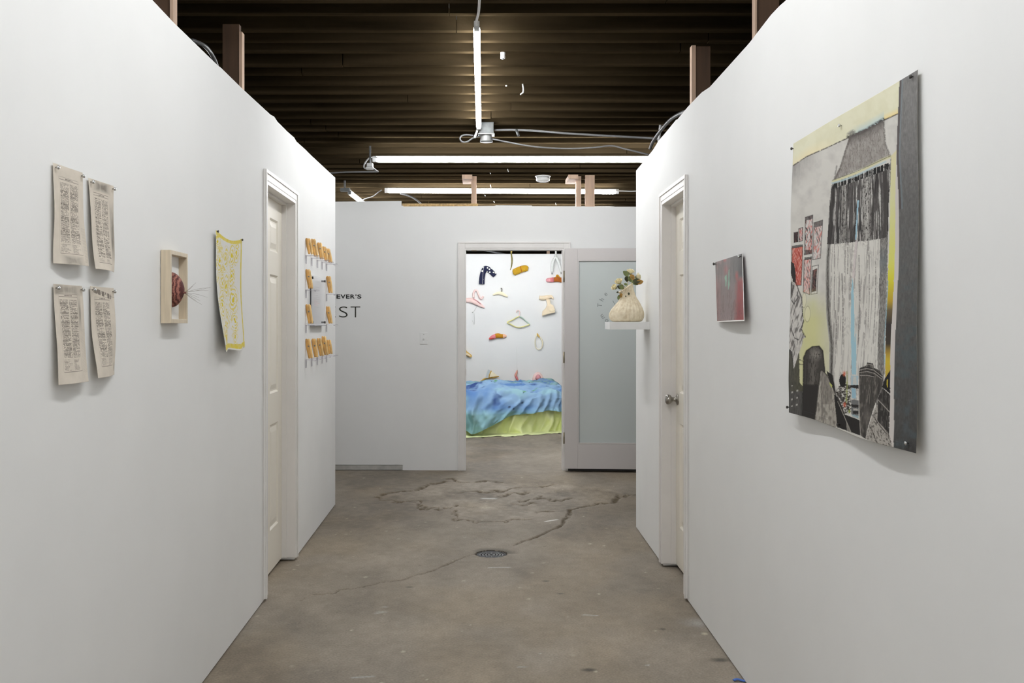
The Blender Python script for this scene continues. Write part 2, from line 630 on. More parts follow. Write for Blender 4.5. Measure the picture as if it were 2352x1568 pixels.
M_FLOOR = attr_mat('worn_concrete', 0.72, 0.22, grain=(110, 0.16), bump=(70, 0.5, 0.006))
floor = link('floor', grid_mesh(np.stack([GX, GY, FZ], -1), fc), M_FLOOR)
structure(floor, 'grey-brown worn concrete floor with cracks, paint specks and a patched area')

# ---- passage walls: one drywall panel each, with the door opening cut out and a ragged top edge
def passage_wall(name, W, Ynear, Yfar, tops, door, label):
    """tops: [(Y, z)...] from near to far; door = (Y0, Y1, z)"""
    d0, d1, dz = door
    prof = [(Ynear, 0.007), (d0, 0.007), (d0, dz), (d1, dz), (d1, 0.007), (Yfar, 0.007)]
    prof += [(y, z) for y, z in reversed(tops)]
    pts = [W.pt(y, z, 0.0) for y, z in prof]
    return structure(extrude_poly(name, pts, W.n * -WT, M_WALL), label)


def top_from_px(W, px_pts, Ynear, Yfar):
    out = []
    for px, py in px_pts:
        p = W.hit(px, py)
        out.append((p.y, p.z))
    out.sort()
    return [(Ynear, out[0][1])] + out + [(Yfar, out[-1][1])]


LEND, REND = LW.Y(770), RW.Y(1461)
LDOOR = (LW.Y(604.5) + 0.05, LW.Y(685, 0.014) - 0.055, 2.028)
RDOOR = (RW.Y(1580.5) + 0.055, RW.Y(1512, 0.02) - 0.05, 2.004)
ltop = top_from_px(LW, [(350, 0), (398, 51), (500, 150), (508, 156), (557, 204), (621, 263), (630, 268), (637, 279), (660, 302), (676, 316), (681, 325), (700, 342), (715, 357), (769, 407)], -4.0, LEND)
rtop = top_from_px(RW, [(1461, 392), (1483, 365), (1500, 344), (1512, 324), (1530, 303), (1553, 275), (1556, 274), (1580, 245), (1600, 224), (1612, 212), (1630, 200), (1720, 100), (1771, 34), (1790, 14), (1806, 0)], -4.0, REND)
wall_left = passage_wall('wall_left', LW, -4.0, LEND, ltop, LDOOR, 'long white drywall partition along the passage, left of the viewer')
wall_right = passage_wall('wall_right', RW, -4.0, REND, rtop, RDOOR, 'long white drywall partition along the passage with the big drawing')

# ---- far wall with the opening to the hanger room
BXL, BXR = at(1069, 0, BY).x, at(1293, 0, BY).x
BTOP = 2.018
step_x = at(922, 0, BY).x
z_hi, z_lo = at(0, 462, BY).z, at(0, 473.5, BY).z
gap_x, gap_z = at(925, 0, BY).x, at(0, 1067, BY).z
rag = [(1.42, z_lo - .004), (1.1, z_lo - .004), (0.75, z_lo - .002), (0.43, z_lo - 0.003), (0.42, z_lo + 0.006), (0.1, z_lo + 0.008), (0.08, z_lo + .003), (-0.3, z_lo), (step_x + 0.02, z_lo - .002), (step_x + 0.015, z_lo + .006), (step_x, z_lo + .004), (step_x, z_hi + .002), (-1.0, z_hi), (-1.36, z_hi - .004)]
prof = [(-5, gap_z), (gap_x - 0.08, gap_z), (gap_x - 0.06, gap_z + .003), (gap_x, gap_z - .004), (gap_x, 0.002), (BXL, 0.0), (BXL, BTOP), (BXR, BTOP), (BXR, 0.0), (5, 0.0), (5, z_lo)] + rag + [(-5, z_hi)]
wall_back = structure(extrude_poly('wall_back', [Vector((x, BY, z)) for x, z in prof], Vector((0, 0.013, 0)), M_WALL), 'white drywall partition across the end of the passage with a doorway')
prof2 = [(-5, 0.0), (BXL, 0.0), (BXL, BTOP), (BXR, BTOP), (BXR, 0.0), (5, 0.0), (5, z_lo - .03), (-5, z_lo - .03)]
# inner faces of the same partition (studs closed off by the drywall of the next room)
p = extrude_poly('wall_core', [Vector((x, BY + 0.014, z)) for x, z in prof2], Vector((0, 0.10, 0)), M_WALL, wall_back)
box('sole_plate', (-5, BY + 0.002, 0.006), (gap_x + .02, BY + 0.0125, 0.046), mat('plate_paint', (0.42, 0.41, 0.38, 1), 0.7, noise=(12, 0.2)), wall_back)
M_OSB = mat('osb_board', S(190, 160, 112), 0.8, noise=(55, 0.35, (1, 1, 1)))
box('osb_strip', (step_x + 0.01, BY + 0.012, z_lo - 0.05), (at(1098, 0, BY).x, BY + 0.024, at(0, 467, BY).z), M_OSB, wall_back)
# ---- next room: hanger wall, side walls; closing walls elsewhere
def room_wall(name, lo, hi, label):
    return structure(box(name, lo, hi, M_WALL), label)
NTOP = at(0, 583, NY).z
room_wall('wall_far', (-5, NY, 0), (5, NY + WT, NTOP), 'bright white wall of the next room hung with hangers')
room_wall('wall_behind', (-5, -4.12, 0), (5, -4.0, 2.9), 'white wall closing the passage behind the viewer')
room_wall('wall_east', (5, -4.12, 0), (5.12, 16.5, 3.3), 'outer side wall of the building')
room_wall('wall_west', (-5.12, -4.12, 0), (-5, 16.5, 3.3), 'outer side wall of the building, opposite side')
room_wall('wall_north', (-5.12, 16.5, 0), (5.12, 16.62, 3.3), 'outer wall beyond the hanger room')
for n_ in ('wall_east', 'wall_west', 'wall_north'):
    bpy.data.objects[n_].data.materials[0] = mat('dim_outer_wall', (0.16, 0.15, 0.14, 1), 0.9, noise=(3, 0.2))

# ---- ceiling: dark boards on closely set joists, sloping gently to the back
bm = bmesh.new()
cv = [(-5.2, -4.1), (5.2, -4.1), (5.2, 16.6), (-5.2, 16.6)]
lo_ = [bm.verts.new((x, y, ceil_z(y) + 0.115)) for x, y in cv]
hi_ = [bm.verts.new((x, y, ceil_z(y) + 0.16)) for x, y in cv]
bm.faces.new(lo_[::-1]); bm.faces.new(hi_)
for i in range(4):
    bm.faces.new((lo_[i], lo_[(i + 1) % 4], hi_[(i + 1) % 4], hi_[i]))
ceiling = structure(link('ceiling', mesh_of(bm), M_DECK), 'dark brown wooden roof deck on closely spaced joists')
jrows = [4.80 - 0.2 * k for k in range(44, 0, -1)] + [4.80, 4.985, 5.23, 5.404, 5.576, 5.81, 6.01, 6.22, 6.42, 6.61, 6.81, 7.03]
y_ = 7.03
while y_ < 16.3:
    y_ += 0.198 + random.uniform(-0.012, 0.012)
    jrows.append(y_)
jm = {}
for k, y in enumerate(jrows):
    w = random.uniform(0.038, 0.05)
    dzv = random.uniform(-0.004, 0.004)
    cut = random.uniform(-1.6, 1.6)
    for a, b in ((-5.1, cut - 0.003), (cut + 0.003, 5.1)):
        jj = random.uniform(-0.003, 0.003)
        bm = bmesh.new()
        add_box(bm, (a, y - w / 2, ceil_z(y) + dzv + jj), (b, y + w / 2, ceil_z(y) + 0.125), 0.0)
        link('joist', mesh_of(bm), M_JOIST, ceiling)

# ---- door units in the passage walls
def passage_door(idx, W, D, name_door, casing_w, casing_top, knob, label, recess=0.066, zfoot=0.014):
    Y0, Y1, zt = D
    # frame: u along wall, d out into the passage
    o3 = W.pt(0, 0, 0)
    def fb(name, y0, y1, d0, d1, z0, z1, m, parent, bev=0.0):
        k = 1 / W.t.y
        return framed_box(name, W.pt(y0, 0, 0), W.t, W.n, Vector((0, 0, 1)), (0, d0, z0), ((y1 - y0) * k, d1, z1), m, parent, bev)
    tr = structure(fb(f'trim_{idx}', Y0 - casing_w, Y0 - 0.004, 0.0, 0.012, zfoot, casing_top, M_TRIM, None, 0.003), f'painted wooden casing and jamb around the {label}')
    # casing: stepped profile (back band + inner bead)
    fb('casing_side', Y1 + 0.004, Y1 + casing_w, 0.0, 0.012, zfoot, casing_top, M_TRIM, tr, 0.003)
    fb('casing_head', Y0 - 0.004, Y1 + 0.004, 0.0, 0.012, zt + 0.004, casing_top, M_TRIM, tr, 0.003)
    fb('casing_band', Y0 - casing_w, Y1 + casing_w, 0.012, 0.017, casing_top - 0.018, casing_top, M_TRIM, tr, 0.002)
    fb('casing_band', Y1 + casing_w - 0.018, Y1 + casing_w, 0.012, 0.017, zfoot, casing_top - .018, M_TRIM, tr, 0.002)
    fb('casing_band', Y0 - casing_w, Y0 - casing_w + 0.018, 0.012, 0.017, zfoot, casing_top - .018, M_TRIM, tr, 0.002)
    # jamb boards
    fb('jamb', Y0 - 0.004, Y0 + 0.012, -WT - 0.03, 0.010, 0.02, zt, M_TRIM, tr)
    fb('jamb', Y1 - 0.012, Y1 + 0.004, -WT - 0.03, 0.010, 0.02, zt, M_TRIM, tr)
    fb('jamb_head', Y0 + 0.012, Y1 - 0.012, -WT - 0.03, 0.010, zt - 0.014, zt + 0.004, M_TRIM, tr)
    # stop moulding
    fb('door_stop', Y1 - 0.022, Y1 - 0.012, -recess, -recess + 0.026, 0.02, zt - 0.014, M_TRIM, tr)
    fb('door_stop', Y0 + 0.012, Y0 + 0.022, -recess, -recess + 0.026, 0.02, zt - 0.014, M_TRIM, tr)
    fb('door_stop', Y0 + 0.022, Y1 - 0.022, -recess, -recess + 0.026, zt - 0.026, zt - 0.014, M_TRIM, tr)
    # six-panel door leaf: stiles, rails and raised panels
    k = 1 / W.t.y
    wd = (Y1 - Y0 - 0.03) * k
    zb, zh = 0.022, zt - 0.018
    bm = bmesh.new()
    st = 0.105
    mid_ = wd / 2
    cols = [(st, mid_ - 0.045), (mid_ + 0.045, wd - st)]
    rows = [(0.24, 0.80), (0.965, 1.60), (1.725, 1.90)]
    t = 0.035
    # face grid with recessed panels
    xsq = sorted({0, wd, *[c for p_ in cols for c in p_]})
    zsq = sorted({zb, zh, *[c for p_ in rows for c in p_]})
    def V(x, d, z):
        return bm.verts.new(W.pt(Y0 + 0.015, 0, 0) + W.t * x + W.n * (d - recess) + Vector((0, 0, z)))
    for i in range(len(xsq) - 1):
        for j in range(len(zsq) - 1):
            xa, xb, za, zb2 = xsq[i], xsq[i + 1], zsq[j], zsq[j + 1]
            ispan = any(abs(xa - c[0]) < 1e-6 and abs(xb - c[1]) < 1e-6 for c in cols) and any(abs(za - r[0]) < 1e-6 and abs(zb2 - r[1]) < 1e-6 for r in rows)
            if not ispan:
                bm.faces.new([V(xa, 0, za), V(xb, 0, za), V(xb, 0, zb2), V(xa, 0, zb2)])
            else:
                lv = [(0, 0), (0.010, -0.009), (0.018, -0.009), (0.045, -0.002)]
                rr = []
                for ins, dd in lv:
                    rr.append([V(xa + ins, dd, za + ins), V(xb - ins, dd, za + ins), V(xb - ins, dd, zb2 - ins), V(xa + ins, dd, zb2 - ins)])
                for A, B in zip(rr, rr[1:]):
                    for q_ in range(4):
                        bm.faces.new((A[q_], A[(q_ + 1) % 4], B[(q_ + 1) % 4], B[q_]))
                bm.faces.new(rr[-1])
    # edges and back
    bk = [V(0, -t, zb), V(wd, -t, zb), V(wd, -t, zh), V(0, -t, zh)]
    fr_ = [V(0, 0, zb), V(wd, 0, zb), V(wd, 0, zh), V(0, 0, zh)]
    bm.faces.new(bk[::-1])
    for q_ in range(4):
        bm.faces.new((fr_[q_], fr_[(q_ + 1) % 4], bk[(q_ + 1) % 4], bk[q_]))
    bmesh.ops.remove_doubles(bm, verts=bm.verts, dist=1e-5)
    door = structure(link(name_door, mesh_of(bm), M_DOOR), label)
    if knob:
        px, py = knob
        Yk = Y1 - 0.015 - 0.055
        base_ = W.pt(Yk, H - (py - CY) * (Yk / FPX), -recess)
        kn = lathe('door_knob', [(0.030, 0.0), (0.031, 0.004), (0.024, 0.008), (0.0125, 0.012), (0.0115, 0.026), (0.014, 0.032), (0.024, 0.040), (0.0275, 0.050), (0.026, 0.060), (0.019, 0.066), (0.008, 0.068)], base_, W.n, M_NICKEL, door, 28)
        kn['label'] = 'satin nickel round door knob'
    return tr, door


passage_door(1, LW, LDOOR, 'door_1', 0.05, 2.083, None, 'cream six-panel door in the partition with the pinned book pages')
passage_door(2, RW, RDOOR, 'door_2', 0.055, 2.056, (1543, 917), 'cream six-panel door with a nickel knob, in the partition with the drawing')

# ---- casing of the far doorway and the open glass door
tr3 = structure(box('trim_3', (BXL - 0.067, BY - 0.018, 0.0), (BXL - 0.004, BY, at(0, 555, BY).z), M_TRIM, None, 0.003), 'white casing around the doorway to the hanger room')
ztc = at(0, 555, BY).z
box('casing_side', (BXR + 0.004, BY - 0.018, 0.0), (BXR + 0.067, BY, ztc), M_TRIM, tr3, 0.003)
box('casing_head', (BXL - 0.004, BY - 0.018, BTOP + 0.004), (BXR + 0.004, BY, ztc), M_TRIM, tr3, 0.003)
box('casing_band', (BXL - 0.067, BY - 0.024, ztc - 0.016), (BXR + 0.067, BY - 0.018, ztc), M_TRIM, tr3, 0.002)
box('casing_band', (BXL - 0.067, BY - 0.024, 0.0), (BXL - 0.051, BY - 0.018, ztc - .016), M_TRIM, tr3, 0.002)
box('casing_band', (BXR + 0.051, BY - 0.024, 0.0), (BXR + 0.067, BY - 0.018, ztc - .016), M_TRIM, tr3, 0.002)
box('jamb', (BXL - 0.004, BY - 0.012, 0.0), (BXL + 0.004, BY + 0.12, BTOP), M_TRIM, tr3)
box('jamb', (BXR - 0.004, BY - 0.012, 0.0), (BXR + 0.004, BY + 0.12, BTOP), M_TRIM, tr3)
box('jamb_head', (BXL + 0.004, BY - 0.012, BTOP - 0.012), (BXR - 0.004, BY + 0.12, BTOP + 0.004), M_TRIM, tr3)
box('strike_plate', (BXL + 0.004, BY + 0.03, at(0, 862, BY).z), (BXL + 0.006, BY + 0.05, at(0, 848, BY).z), M_BRASS, tr3)

# glass door, swung wide open: hinge at the right jamb
DA = math.radians(4.0)
hx, hy = BXR + 0.012, BY - 0.062
ax = Vector((math.cos(DA), -math.sin(DA), 0)); ay = Vector((math.sin(DA), math.cos(DA), 0)); az = Vector((0, 0, 1))
HO = Vector((hx, hy, 0))
Dw, Dt = 0.86, 0.036
zd0, zd1 = 0.03, at(0, 571, hy).z
sc_ = hy / FPX
zg0, zg1 = H - (1018 - CY) * sc_, H - (597 - CY) * sc_
stl = (1326 - 1297) * sc_
dfr = lambda n, lo, hi, m, par, bev=0.0: framed_box(n, HO, ax, ay, az, lo, hi, m, par, bev)
d3 = structure(dfr('door_3', (0, -Dt, zd0), (stl, 0, zd1), M_GLDOOR, None, 0.002), 'grey painted glazed door swung open beside the hanger-room doorway')
dfr('stile', (Dw - stl, -Dt, zd0), (Dw, 0, zd1), M_GLDOOR, d3, 0.002)
dfr('top_rail', (stl, -Dt, zg1), (Dw - stl, 0, zd1), M_GLDOOR, d3, 0.002)
dfr('bottom_rail', (stl, -Dt, zd0), (Dw - stl, 0, zg0), M_GLDOOR, d3, 0.002)
bd = 0.012
for lo, hi in (((stl, -Dt - .001, zg0), (stl + bd, -Dt + .012, zg1)), ((Dw - stl - bd, -Dt - .001, zg0), (Dw - stl, -Dt + .012, zg1)), ((stl + bd, -Dt - .001, zg1 - bd), (Dw - stl - bd, -Dt + .012, zg1)), ((stl + bd, -Dt - .001, zg0), (Dw - stl - bd, -Dt + .012, zg0 + bd))):
    dfr('glazing_bead', lo, hi, M_GLDOOR, d3, 0.002)
M_PANE = film_mat('door_glass', (0.985, 0.99, 0.985, 1), (0.78, 0.83, 0.815, 1), 0.60, 0.04, 0.02)
pane = dfr('pane', (stl, -Dt / 2 - .003, zg0), (Dw - stl, -Dt / 2 + .003, zg1), M_PANE, d3)
dfr('door_sweep', (0.03, -Dt + .004, 0.012), (Dw, -0.004, zd0), M_DARK, d3)
for py0, py1 in ((622, 648), (808, 833), (992, 1018)):
    lathe('hinge', [(0.006, 0), (0.006, (py1 - py0) * sc_)], (BXR + 0.003, hy - 0.02, H - (py1 - CY) * sc_), (0, 0, 1), M_BRASS, d3, 12)

# ================================================================== LAMPS
def tube_light(a, b, label, group='tube lights', r=0.017, house_up=0.032, power=None):  # radius widened to take in the glow round the tube
    """lit tube from a to b with a slim white channel above it and end caps"""
    a, b = Vector(a), Vector(b)
    t = (b - a).normalized()
    up = (Vector((0, 0, 1)) - t * t.z).normalized()
    L = (b - a).length
    root = thing('tube_light', (a + b) / 2, label, 'tube light', group)
    bm = bmesh.new()
    add_lathe(bm, [(r * 0.5, 0.0), (r * .9, 0.004), (r, 0.012), (r, L - 0.012), (r * .9, L - .004), (r * 0.5, L)], a, t, 16)
    tb = link('tube', mesh_of(bm, smooth=True), M_TUBE, root)
    side = t.cross(up)
    framed_box('channel', a, t, side, up, (-0.015, -0.0085, r * 0.8), (L + 0.015, 0.0085, house_up), M_FIXT, root, 0.003)
    for p, s in ((a, -1), (b, 1)):
        framed_box('end_cap', p, t * s, side, up, (0.001, -0.014, -r * 0.9), (0.035, 0.014, house_up - .002), M_FIXT, root, 0.004)
    return root


z1a, z1b = 2.822, 2.742
Ta = at(1095, 66, (z1a - H) * FPX / (CY - 66)); Tb = at(1099.5, 291, (z1b - H) * FPX / (CY - 291))
tube_light(Ta, Tb, 'bright tube light running lengthwise under the joists, corded at both ends', 'tube lights')
Y2 = 7.75
z2 = H + (CY - 367.5) * Y2 / FPX
tube_light(at(866, 367.5, Y2), (at(866, 367.5, Y2).x + 2.36, Y2, z2), 'tube light set crosswise just in front of the far wall', 'tube lights')
Y3 = 9.62
tube_light(at(892, 439, Y3), at(1413, 441.5, Y3), 'tube light set crosswise above the doorway, behind the raw studs', 'tube lights')
Y4 = 9.5
T4a, T4b = at(804, 444, Y4), at(846, 477, Y4 + 0.9)
tube_light(T4a, T4b, 'tube light slanting away behind the top of the far wall', 'tube lights')
for yy, lab in ((0.9, 'added unseen tube light set crosswise over the passage beside the viewer'), (-0.9, 'added unseen tube light set crosswise over the passage behind the viewer')):  # added crosswise tubes throw frontal light onto faces towards the viewer
    tube_light((-1.18, yy, ceil_z(yy) - 0.06), (1.18, yy, ceil_z(yy) - 0.06), lab, 'tube lights')
tube_light((-4.2, 8.2, ceil_z(8.2) - 0.06), (-1.9, 8.2, ceil_z(8.2) - 0.06), 'added unseen tube light set crosswise beyond the end of the left partition', 'tube lights')  # added out of view to brighten the left part of the far wall
# unseen tubes over the passage and in the hanger room, some added for brightness
for xx, ya, yb, lab in ((-0.04, 1.5, 3.85, 'tube light over the passage, next along from the corded lengthwise tube'), (-0.04, -3.8, -1.45, 'added unseen tube light at the closed end of the passage behind the viewer')):  # the tube at the closed end is added to brighten the passage
    tube_light((xx, ya, ceil_z(ya) - 0.06), (xx, yb, ceil_z(yb) - 0.06), lab, 'tube lights')
for yy, lab in ((10.7, 'tube light under the ceiling of the hanger room, in front of the bed'), (11.9, 'added unseen tube light under the ceiling of the hanger room, over the foot of the bed'), (13.0, 'tube light under the ceiling of the hanger room, nearest the hanger wall')):  # the middle tube is added to brighten the hanger wall
    tube_light((-1.0, yy, ceil_z(yy) - 0.06), (1.35, yy, ceil_z(yy) - 0.06), lab, 'tube lights')

# ================================================================== CEILING DETAIL
# ceiling fixing with cords at the end of the lengthwise tube
YJ = 7.2
sj = YJ / FPX
jb = thing('junction_box', at(1117, 297, YJ), 'grey junction box with a round lampholder at the end of the lengthwise tube', 'junction box')
ctr = at(1117, 301, YJ)
framed_box('box', ctr, Vector((1, 0, 0)), Vector((0, 1, 0)), Vector((0, 0, 1)), (-17 * sj, -0.04, -7 * sj), (17 * sj, 0.06, 9 * sj + 0.03), M_GALV, jb, 0.004)
framed_box('flange', ctr, Vector((1, 0, 0)), Vector((0, 1, 0)), Vector((0, 0, 1)), (-19 * sj, -0.05, -10 * sj), (19 * sj, 0.055, -7 * sj), M_GREYP, jb, 0.003)
lathe('lampholder', [(12.5 * sj, 0), (13 * sj, 4 * sj), (14.5 * sj, 13 * sj), (14.5 * sj, 15 * sj), (12 * sj, 15.5 * sj)], at(1117, 311, YJ), (0, 0, -1), M_GREYP, jb, 28)


def cable(pts_px, Y, r, label, m=M_CABLE, name='cable'):
    Ys = Y if hasattr(Y, '__len__') else [Y] * len(pts_px)
    return tag(sweep(name, [at(px, py, y) for (px, py), y in zip(pts_px, Ys)], r, m, None, 8), label, 'cable')


cable([(1098, 292), (1095, 303), (1090, 316)], 7.15, 0.008, 'short pale lamp cord at the end of the lengthwise tube', M_FIXT, 'power_cord')
cable([(1088, 311), (1070, 309.5), (1060, 312), (1056.5, 319), (1063, 326), (1074, 325), (1086, 317), (1101, 313), (1106, 314)], 7.2, 0.0055, 'thin grey cord looped beside the round lampholder')
cable([(1136, 298.5), (1180, 298), (1240, 301), (1300, 306), (1400, 312), (1475, 316), (1516, 319)], [7.2, 7.2, 7.1, 7.0, 6.9, 6.85, 6.8], 0.0075, 'grey cable running from the junction box across to the right partition')
cable([(1131, 319), (1170, 327), (1230, 337), (1300, 341), (1360, 339), (1405, 335), (1440, 343), (1490, 355)], [7.2, 7.2, 7.15, 7.1, 7.0, 6.95, 6.9, 6.85], 0.0055, 'thin grey cable sagging under the joists beside the crosswise tube')
cable([(1102, -12), (1100, 20), (1098, 34), (1094.5, 48), (1094.5, 58)], [4.6, 4.72, 4.78, 4.82, 4.84], 0.0065, 'white cord feeding the lengthwise tube from above', M_FIXT, 'power_cord')
cable([(868, 362), (850, 362), (840, 372), (836, 382), (840, 387), (846, 388)], 7.72, 0.006, 'white cord curling from the crosswise tube to its plug', M_FIXT, 'power_cord')
cable([(858, 387), (866, 393), (868, 394), (850, 394.5), (800, 395), (740, 398)], 7.68, 0.006, 'grey cable trailing left from the plug box')
pb = thing('plug_box', at(849, 381, 7.70), 'small white plug box hanging beside the crosswise tube', 'plug')
s8 = 7.70 / FPX
framed_box('body', at(850, 381, 7.70), Vector((1, 0, 0)), Vector((0, 1, 0)), Vector((0, 0, 1)), (-7 * s8, -0.03, -3 * s8), (7 * s8, 0.03, 6 * s8), M_FIXT, pb, 0.006)
framed_box('cover', at(850, 381, 7.70), Vector((1, 0, 0)), Vector((0, 1, 0)), Vector((0, 0, 1)), (-9 * s8, -0.035, -8 * s8), (8.5 * s8, 0.035, -3 * s8), M_FIXT, pb, 0.006)
framed_box('stem', at(850, 381, 7.70), Vector((1, 0, 0)), Vector((0, 1, 0)), Vector((0, 0, 1)), (-2 * s8, -0.008, 6 * s8), (2 * s8, 0.008, 46 * s8), M_GALV, pb)
# fixing of the tilted short tube
fx = thing('lamp_bracket', at(792, 437, 9.45), 'dark grey bracket and box holding the short tilted tube', 'bracket')
s84 = 9.45 / FPX  # metres per pixel there
A3 = (Vector((1, 0, 0)), Vector((0, 1, 0)), Vector((0, 0, 1)))
framed_box('box', at(792, 436, 9.45), *A3, (-10 * s84, -.03, -4 * s84), (12 * s84, .03, 4 * s84), M_GALV, fx, 0.003)
framed_box('hanger', at(792, 436, 9.45), *A3, (-2 * s84, -.01, 4 * s84), (2 * s84, .01, 22 * s84), M_DCABLE, fx)
framed_box('clip', at(803, 440, 9.45), *A3, (-3 * s84, -.012, -6 * s84), (4 * s84, .012, 1 * s84), M_GALV, fx, 0.002)
cable([(826, 462), (840, 456), (856, 451), (868, 442), (877, 436)], [9.7, 9.68, 9.65, 9.6, 9.6], 0.005, 'thin cable sagging between the short tube and the tube above the doorway')
cable([(920, 444), (940, 450), (955, 458), (968, 470), (972, 482)], [9.5, 9.4, 9.32, 9.25, 9.24], 0.009, 'grey cable dropping behind the top of the far wall')
cable([(1414, 438), (1430, 438.5), (1450, 439), (1475, 438)], 9.6, 0.006, 'white cord at the end of the tube above the doorway', M_FIXT, 'power_cord')
cable([(1493, 342), (1500, 325), (1518, 299), (1540, 275), (1560, 262), (1577, 255), (1600, 252)], [6.75, 6.7, 6.55, 6.35, 6.2, 6.05, 5.9], 0.011, 'dark ribbed conduit arching over the top of the right partition', M_DCABLE, 'conduit')
cable([(440, 92), (468, 104), (483, 120), (494, 140), (499, 158)], [4.55, 4.6, 4.7, 4.75, 4.8], 0.010, 'dark conduit arching behind the top of the left partition', M_DCABLE, 'conduit')
pst = bpy.data.objects.new('conduit_strap', None)
bpy.data.objects.remove(pst)
bm = bmesh.new()
add_sweep(bm, [at(1513, 330, 6.75), at(1517, 287, 6.75)], 0.0095, 10)
tag(link('pipe', mesh_of(bm, smooth=True), M_FIXT), 'short pale pipe stub rising behind the right partition', 'pipe')

# smoke detector
sd = thing('smoke_detector', at(1247, 410, 9.0), 'round white smoke detector hanging below the dark joists', 'smoke detector')
zt_ = ceil_z(8.85)
Yd = 9.12
sD = Yd / FPX
top = at(1247, 404, Yd)
lathe('base', [(17.5 * sD, 0), (18 * sD, 1.2 * sD), (17 * sD, 2.6 * sD), (15 * sD, 2.8 * sD)], top, (0, 0, -1), M_WHITE, sd, 40)
lathe('grille', [(15 * sD, 2.8 * sD), (15 * sD, 4.6 * sD)], top, (0, 0, -1), mat('grey_grille', (0.35, 0.36, 0.36, 1), 0.5, noise=(80, 0.4, (1, 1, 6))), sd, 40)
lathe('body', [(15.5 * sD, 4.6 * sD), (16 * sD, 6 * sD), (15.5 * sD, 11 * sD), (11 * sD, 13.2 * sD), (3 * sD, 13.8 * sD)], top, (0, 0, -1), M_WHITE, sd, 40)
lathe('mount', [(0.02, 0), (0.02, ceil_z(Yd) - top.z + .004)], top, (0, 0, 1), M_GALV, sd, 12)

# odds and ends left on the joists
def joist_y(y):
    return min(jrows, key=lambda q: abs(q - y))
Yk = joist_y(5.62)
kn = thing('porcelain_knob', at(1155, 122, Yk), 'small cream porcelain knob screwed under a joist beside the lengthwise tube', 'insulator')
pk = Vector((at(1155, 122, Yk).x, Yk, ceil_z(Yk) + .004))
lathe('body', [(0.013, 0), (0.014, 0.010), (0.0125, 0.014), (0.0125, 0.022), (0.014, 0.026), (0.013, 0.036)], pk, (0, 0, -1), M_WHITE, kn, 18)
lathe('nail_head', [(0.006, 0.036), (0.006, 0.042)], pk, (0, 0, -1), M_GALV, kn, 10)
Yw = joist_y(6.22)
tag(sweep('wire_scrap', [Vector((at(1200, 198, Yw).x, Yw - .03, ceil_z(Yw) + .002)), at(1202, 204, Yw - .03), at(1201, 212, Yw - .03), at(1195, 217, Yw - 0.03)], 0.0045, M_WHITE, None, 8), 'curled scrap of white wire hanging from a joist', 'wire')
tag(sweep('nail', [Vector((at(1163, 194, Yw).x, Yw, ceil_z(Yw) + .003)), at(1163, 198, Yw)], 0.006, M_WHITE, None, 8), 'pale clip on the joist beside the curled wire scrap', 'clip')
for (px, py), lab in zip([(1125, 396), (1166, 391), (1126, 427), (1113, 447), (1276, 468), (1134, 462)],
                         ['pale nail end in the joists above the doorway post', 'twist of pale wire in the joists right of the doorway post', 'bright nail head just above the tube over the doorway',
                          'pale nail end just below the tube over the doorway', 'pale nail end low over the doorway, between the raw posts', 'bent nail end low over the doorway, beside the raw post']):
    Yy = 1.765 / ((CY - py) / FPX + 0.045)
    q = at(px, py, Yy)
    tag(sweep('nail', [q + Vector((0, 0, .012)), q + Vector((.002, 0, 0)), q + Vector((.008, 0, -.014))], .004, M_FIXT, None, 7), lab, 'nail', 'nails in the joists above the far wall')
tag(sweep('clip', [at(1186, 298, 7.15), at(1191, 312, 7.13)], 0.010, M_GALV, None, 8, raw=True), 'dark metal strap hooked over the cable beside the junction box', 'strap')

# wooden studs standing above the partitions
def stud(px0, px1, py_top, Y, th, m, label, z0, name='stud', ptop=None):
    a, b = at(px0, py_top, Y), at(px1, py_top, Y)
    return tag(box(name, (a.x, Y, z0), (b.x, Y + th, a.z if ptop is None else ptop), m, None, 0.002), label, 'stud', 'raw studs above the partitions')


stud(511, 549.5, 74, 5.10, 0.04, M_BROWNSTUD, 'brown stud rising behind the left partition to the joists', 0.0, ptop=ceil_z(5.1) - .004)
s_ = bpy.data.objects['stud']
a_ = at(549.5, 74, 5.10)
tag(box('stud', (a_.x + .001, 5.09, 0.0), (a_.x + 0.017, 5.14, a_.z), M_STUD, None, 0.001), 'pale narrow strip painted as the lit side of the brown stud behind the left partition', 'lit_strip', 'raw studs above the partitions')  # pale strip stands for the light on the stud's side
stud(352, 391, -20, 4.02, 0.04, M_BROWNSTUD, 'brown stud behind the left partition, cut by the picture edge', 0.0, ptop=ceil_z(4.02) - .004)
a_ = at(391, 0, 4.02)
tag(box('stud', (a_.x + .001, 4.01, 0.0), (a_.x + 0.016, 4.06, ceil_z(4.02) - .01), M_STUD, None, 0.001), 'pale strip painted as the lit side of the stud behind the left partition, cut by the picture edge', 'lit_strip', 'raw studs above the partitions')  # lit side of this stud, painted as a pale strip
stud(1598, 1632, 106, 5.20, 0.04, M_BROWNSTUD, 'brown stud rising behind the right partition to the joists', 0.0, ptop=at(0, 106, 5.2).z)
a_ = at(1588, 105, 5.20)
tag(box('stud', (a_.x, 5.19, 0.0), (at(1597.5, 0, 5.2).x, 5.24, a_.z), M_STUD, None, 0.001), 'pale strip painted as the lit side of the brown stud behind the right partition', 'lit_strip', 'raw studs above the partitions')  # bright edge of the stud put in as a paler strip
stud(1738, 1790, -20, 4.35, 0.04, M_BROWNSTUD, 'brown grained stud behind the right partition, cut by the picture edge', 0.0, ptop=ceil_z(4.35) - .004)
a_ = at(1733, 0, 4.35)
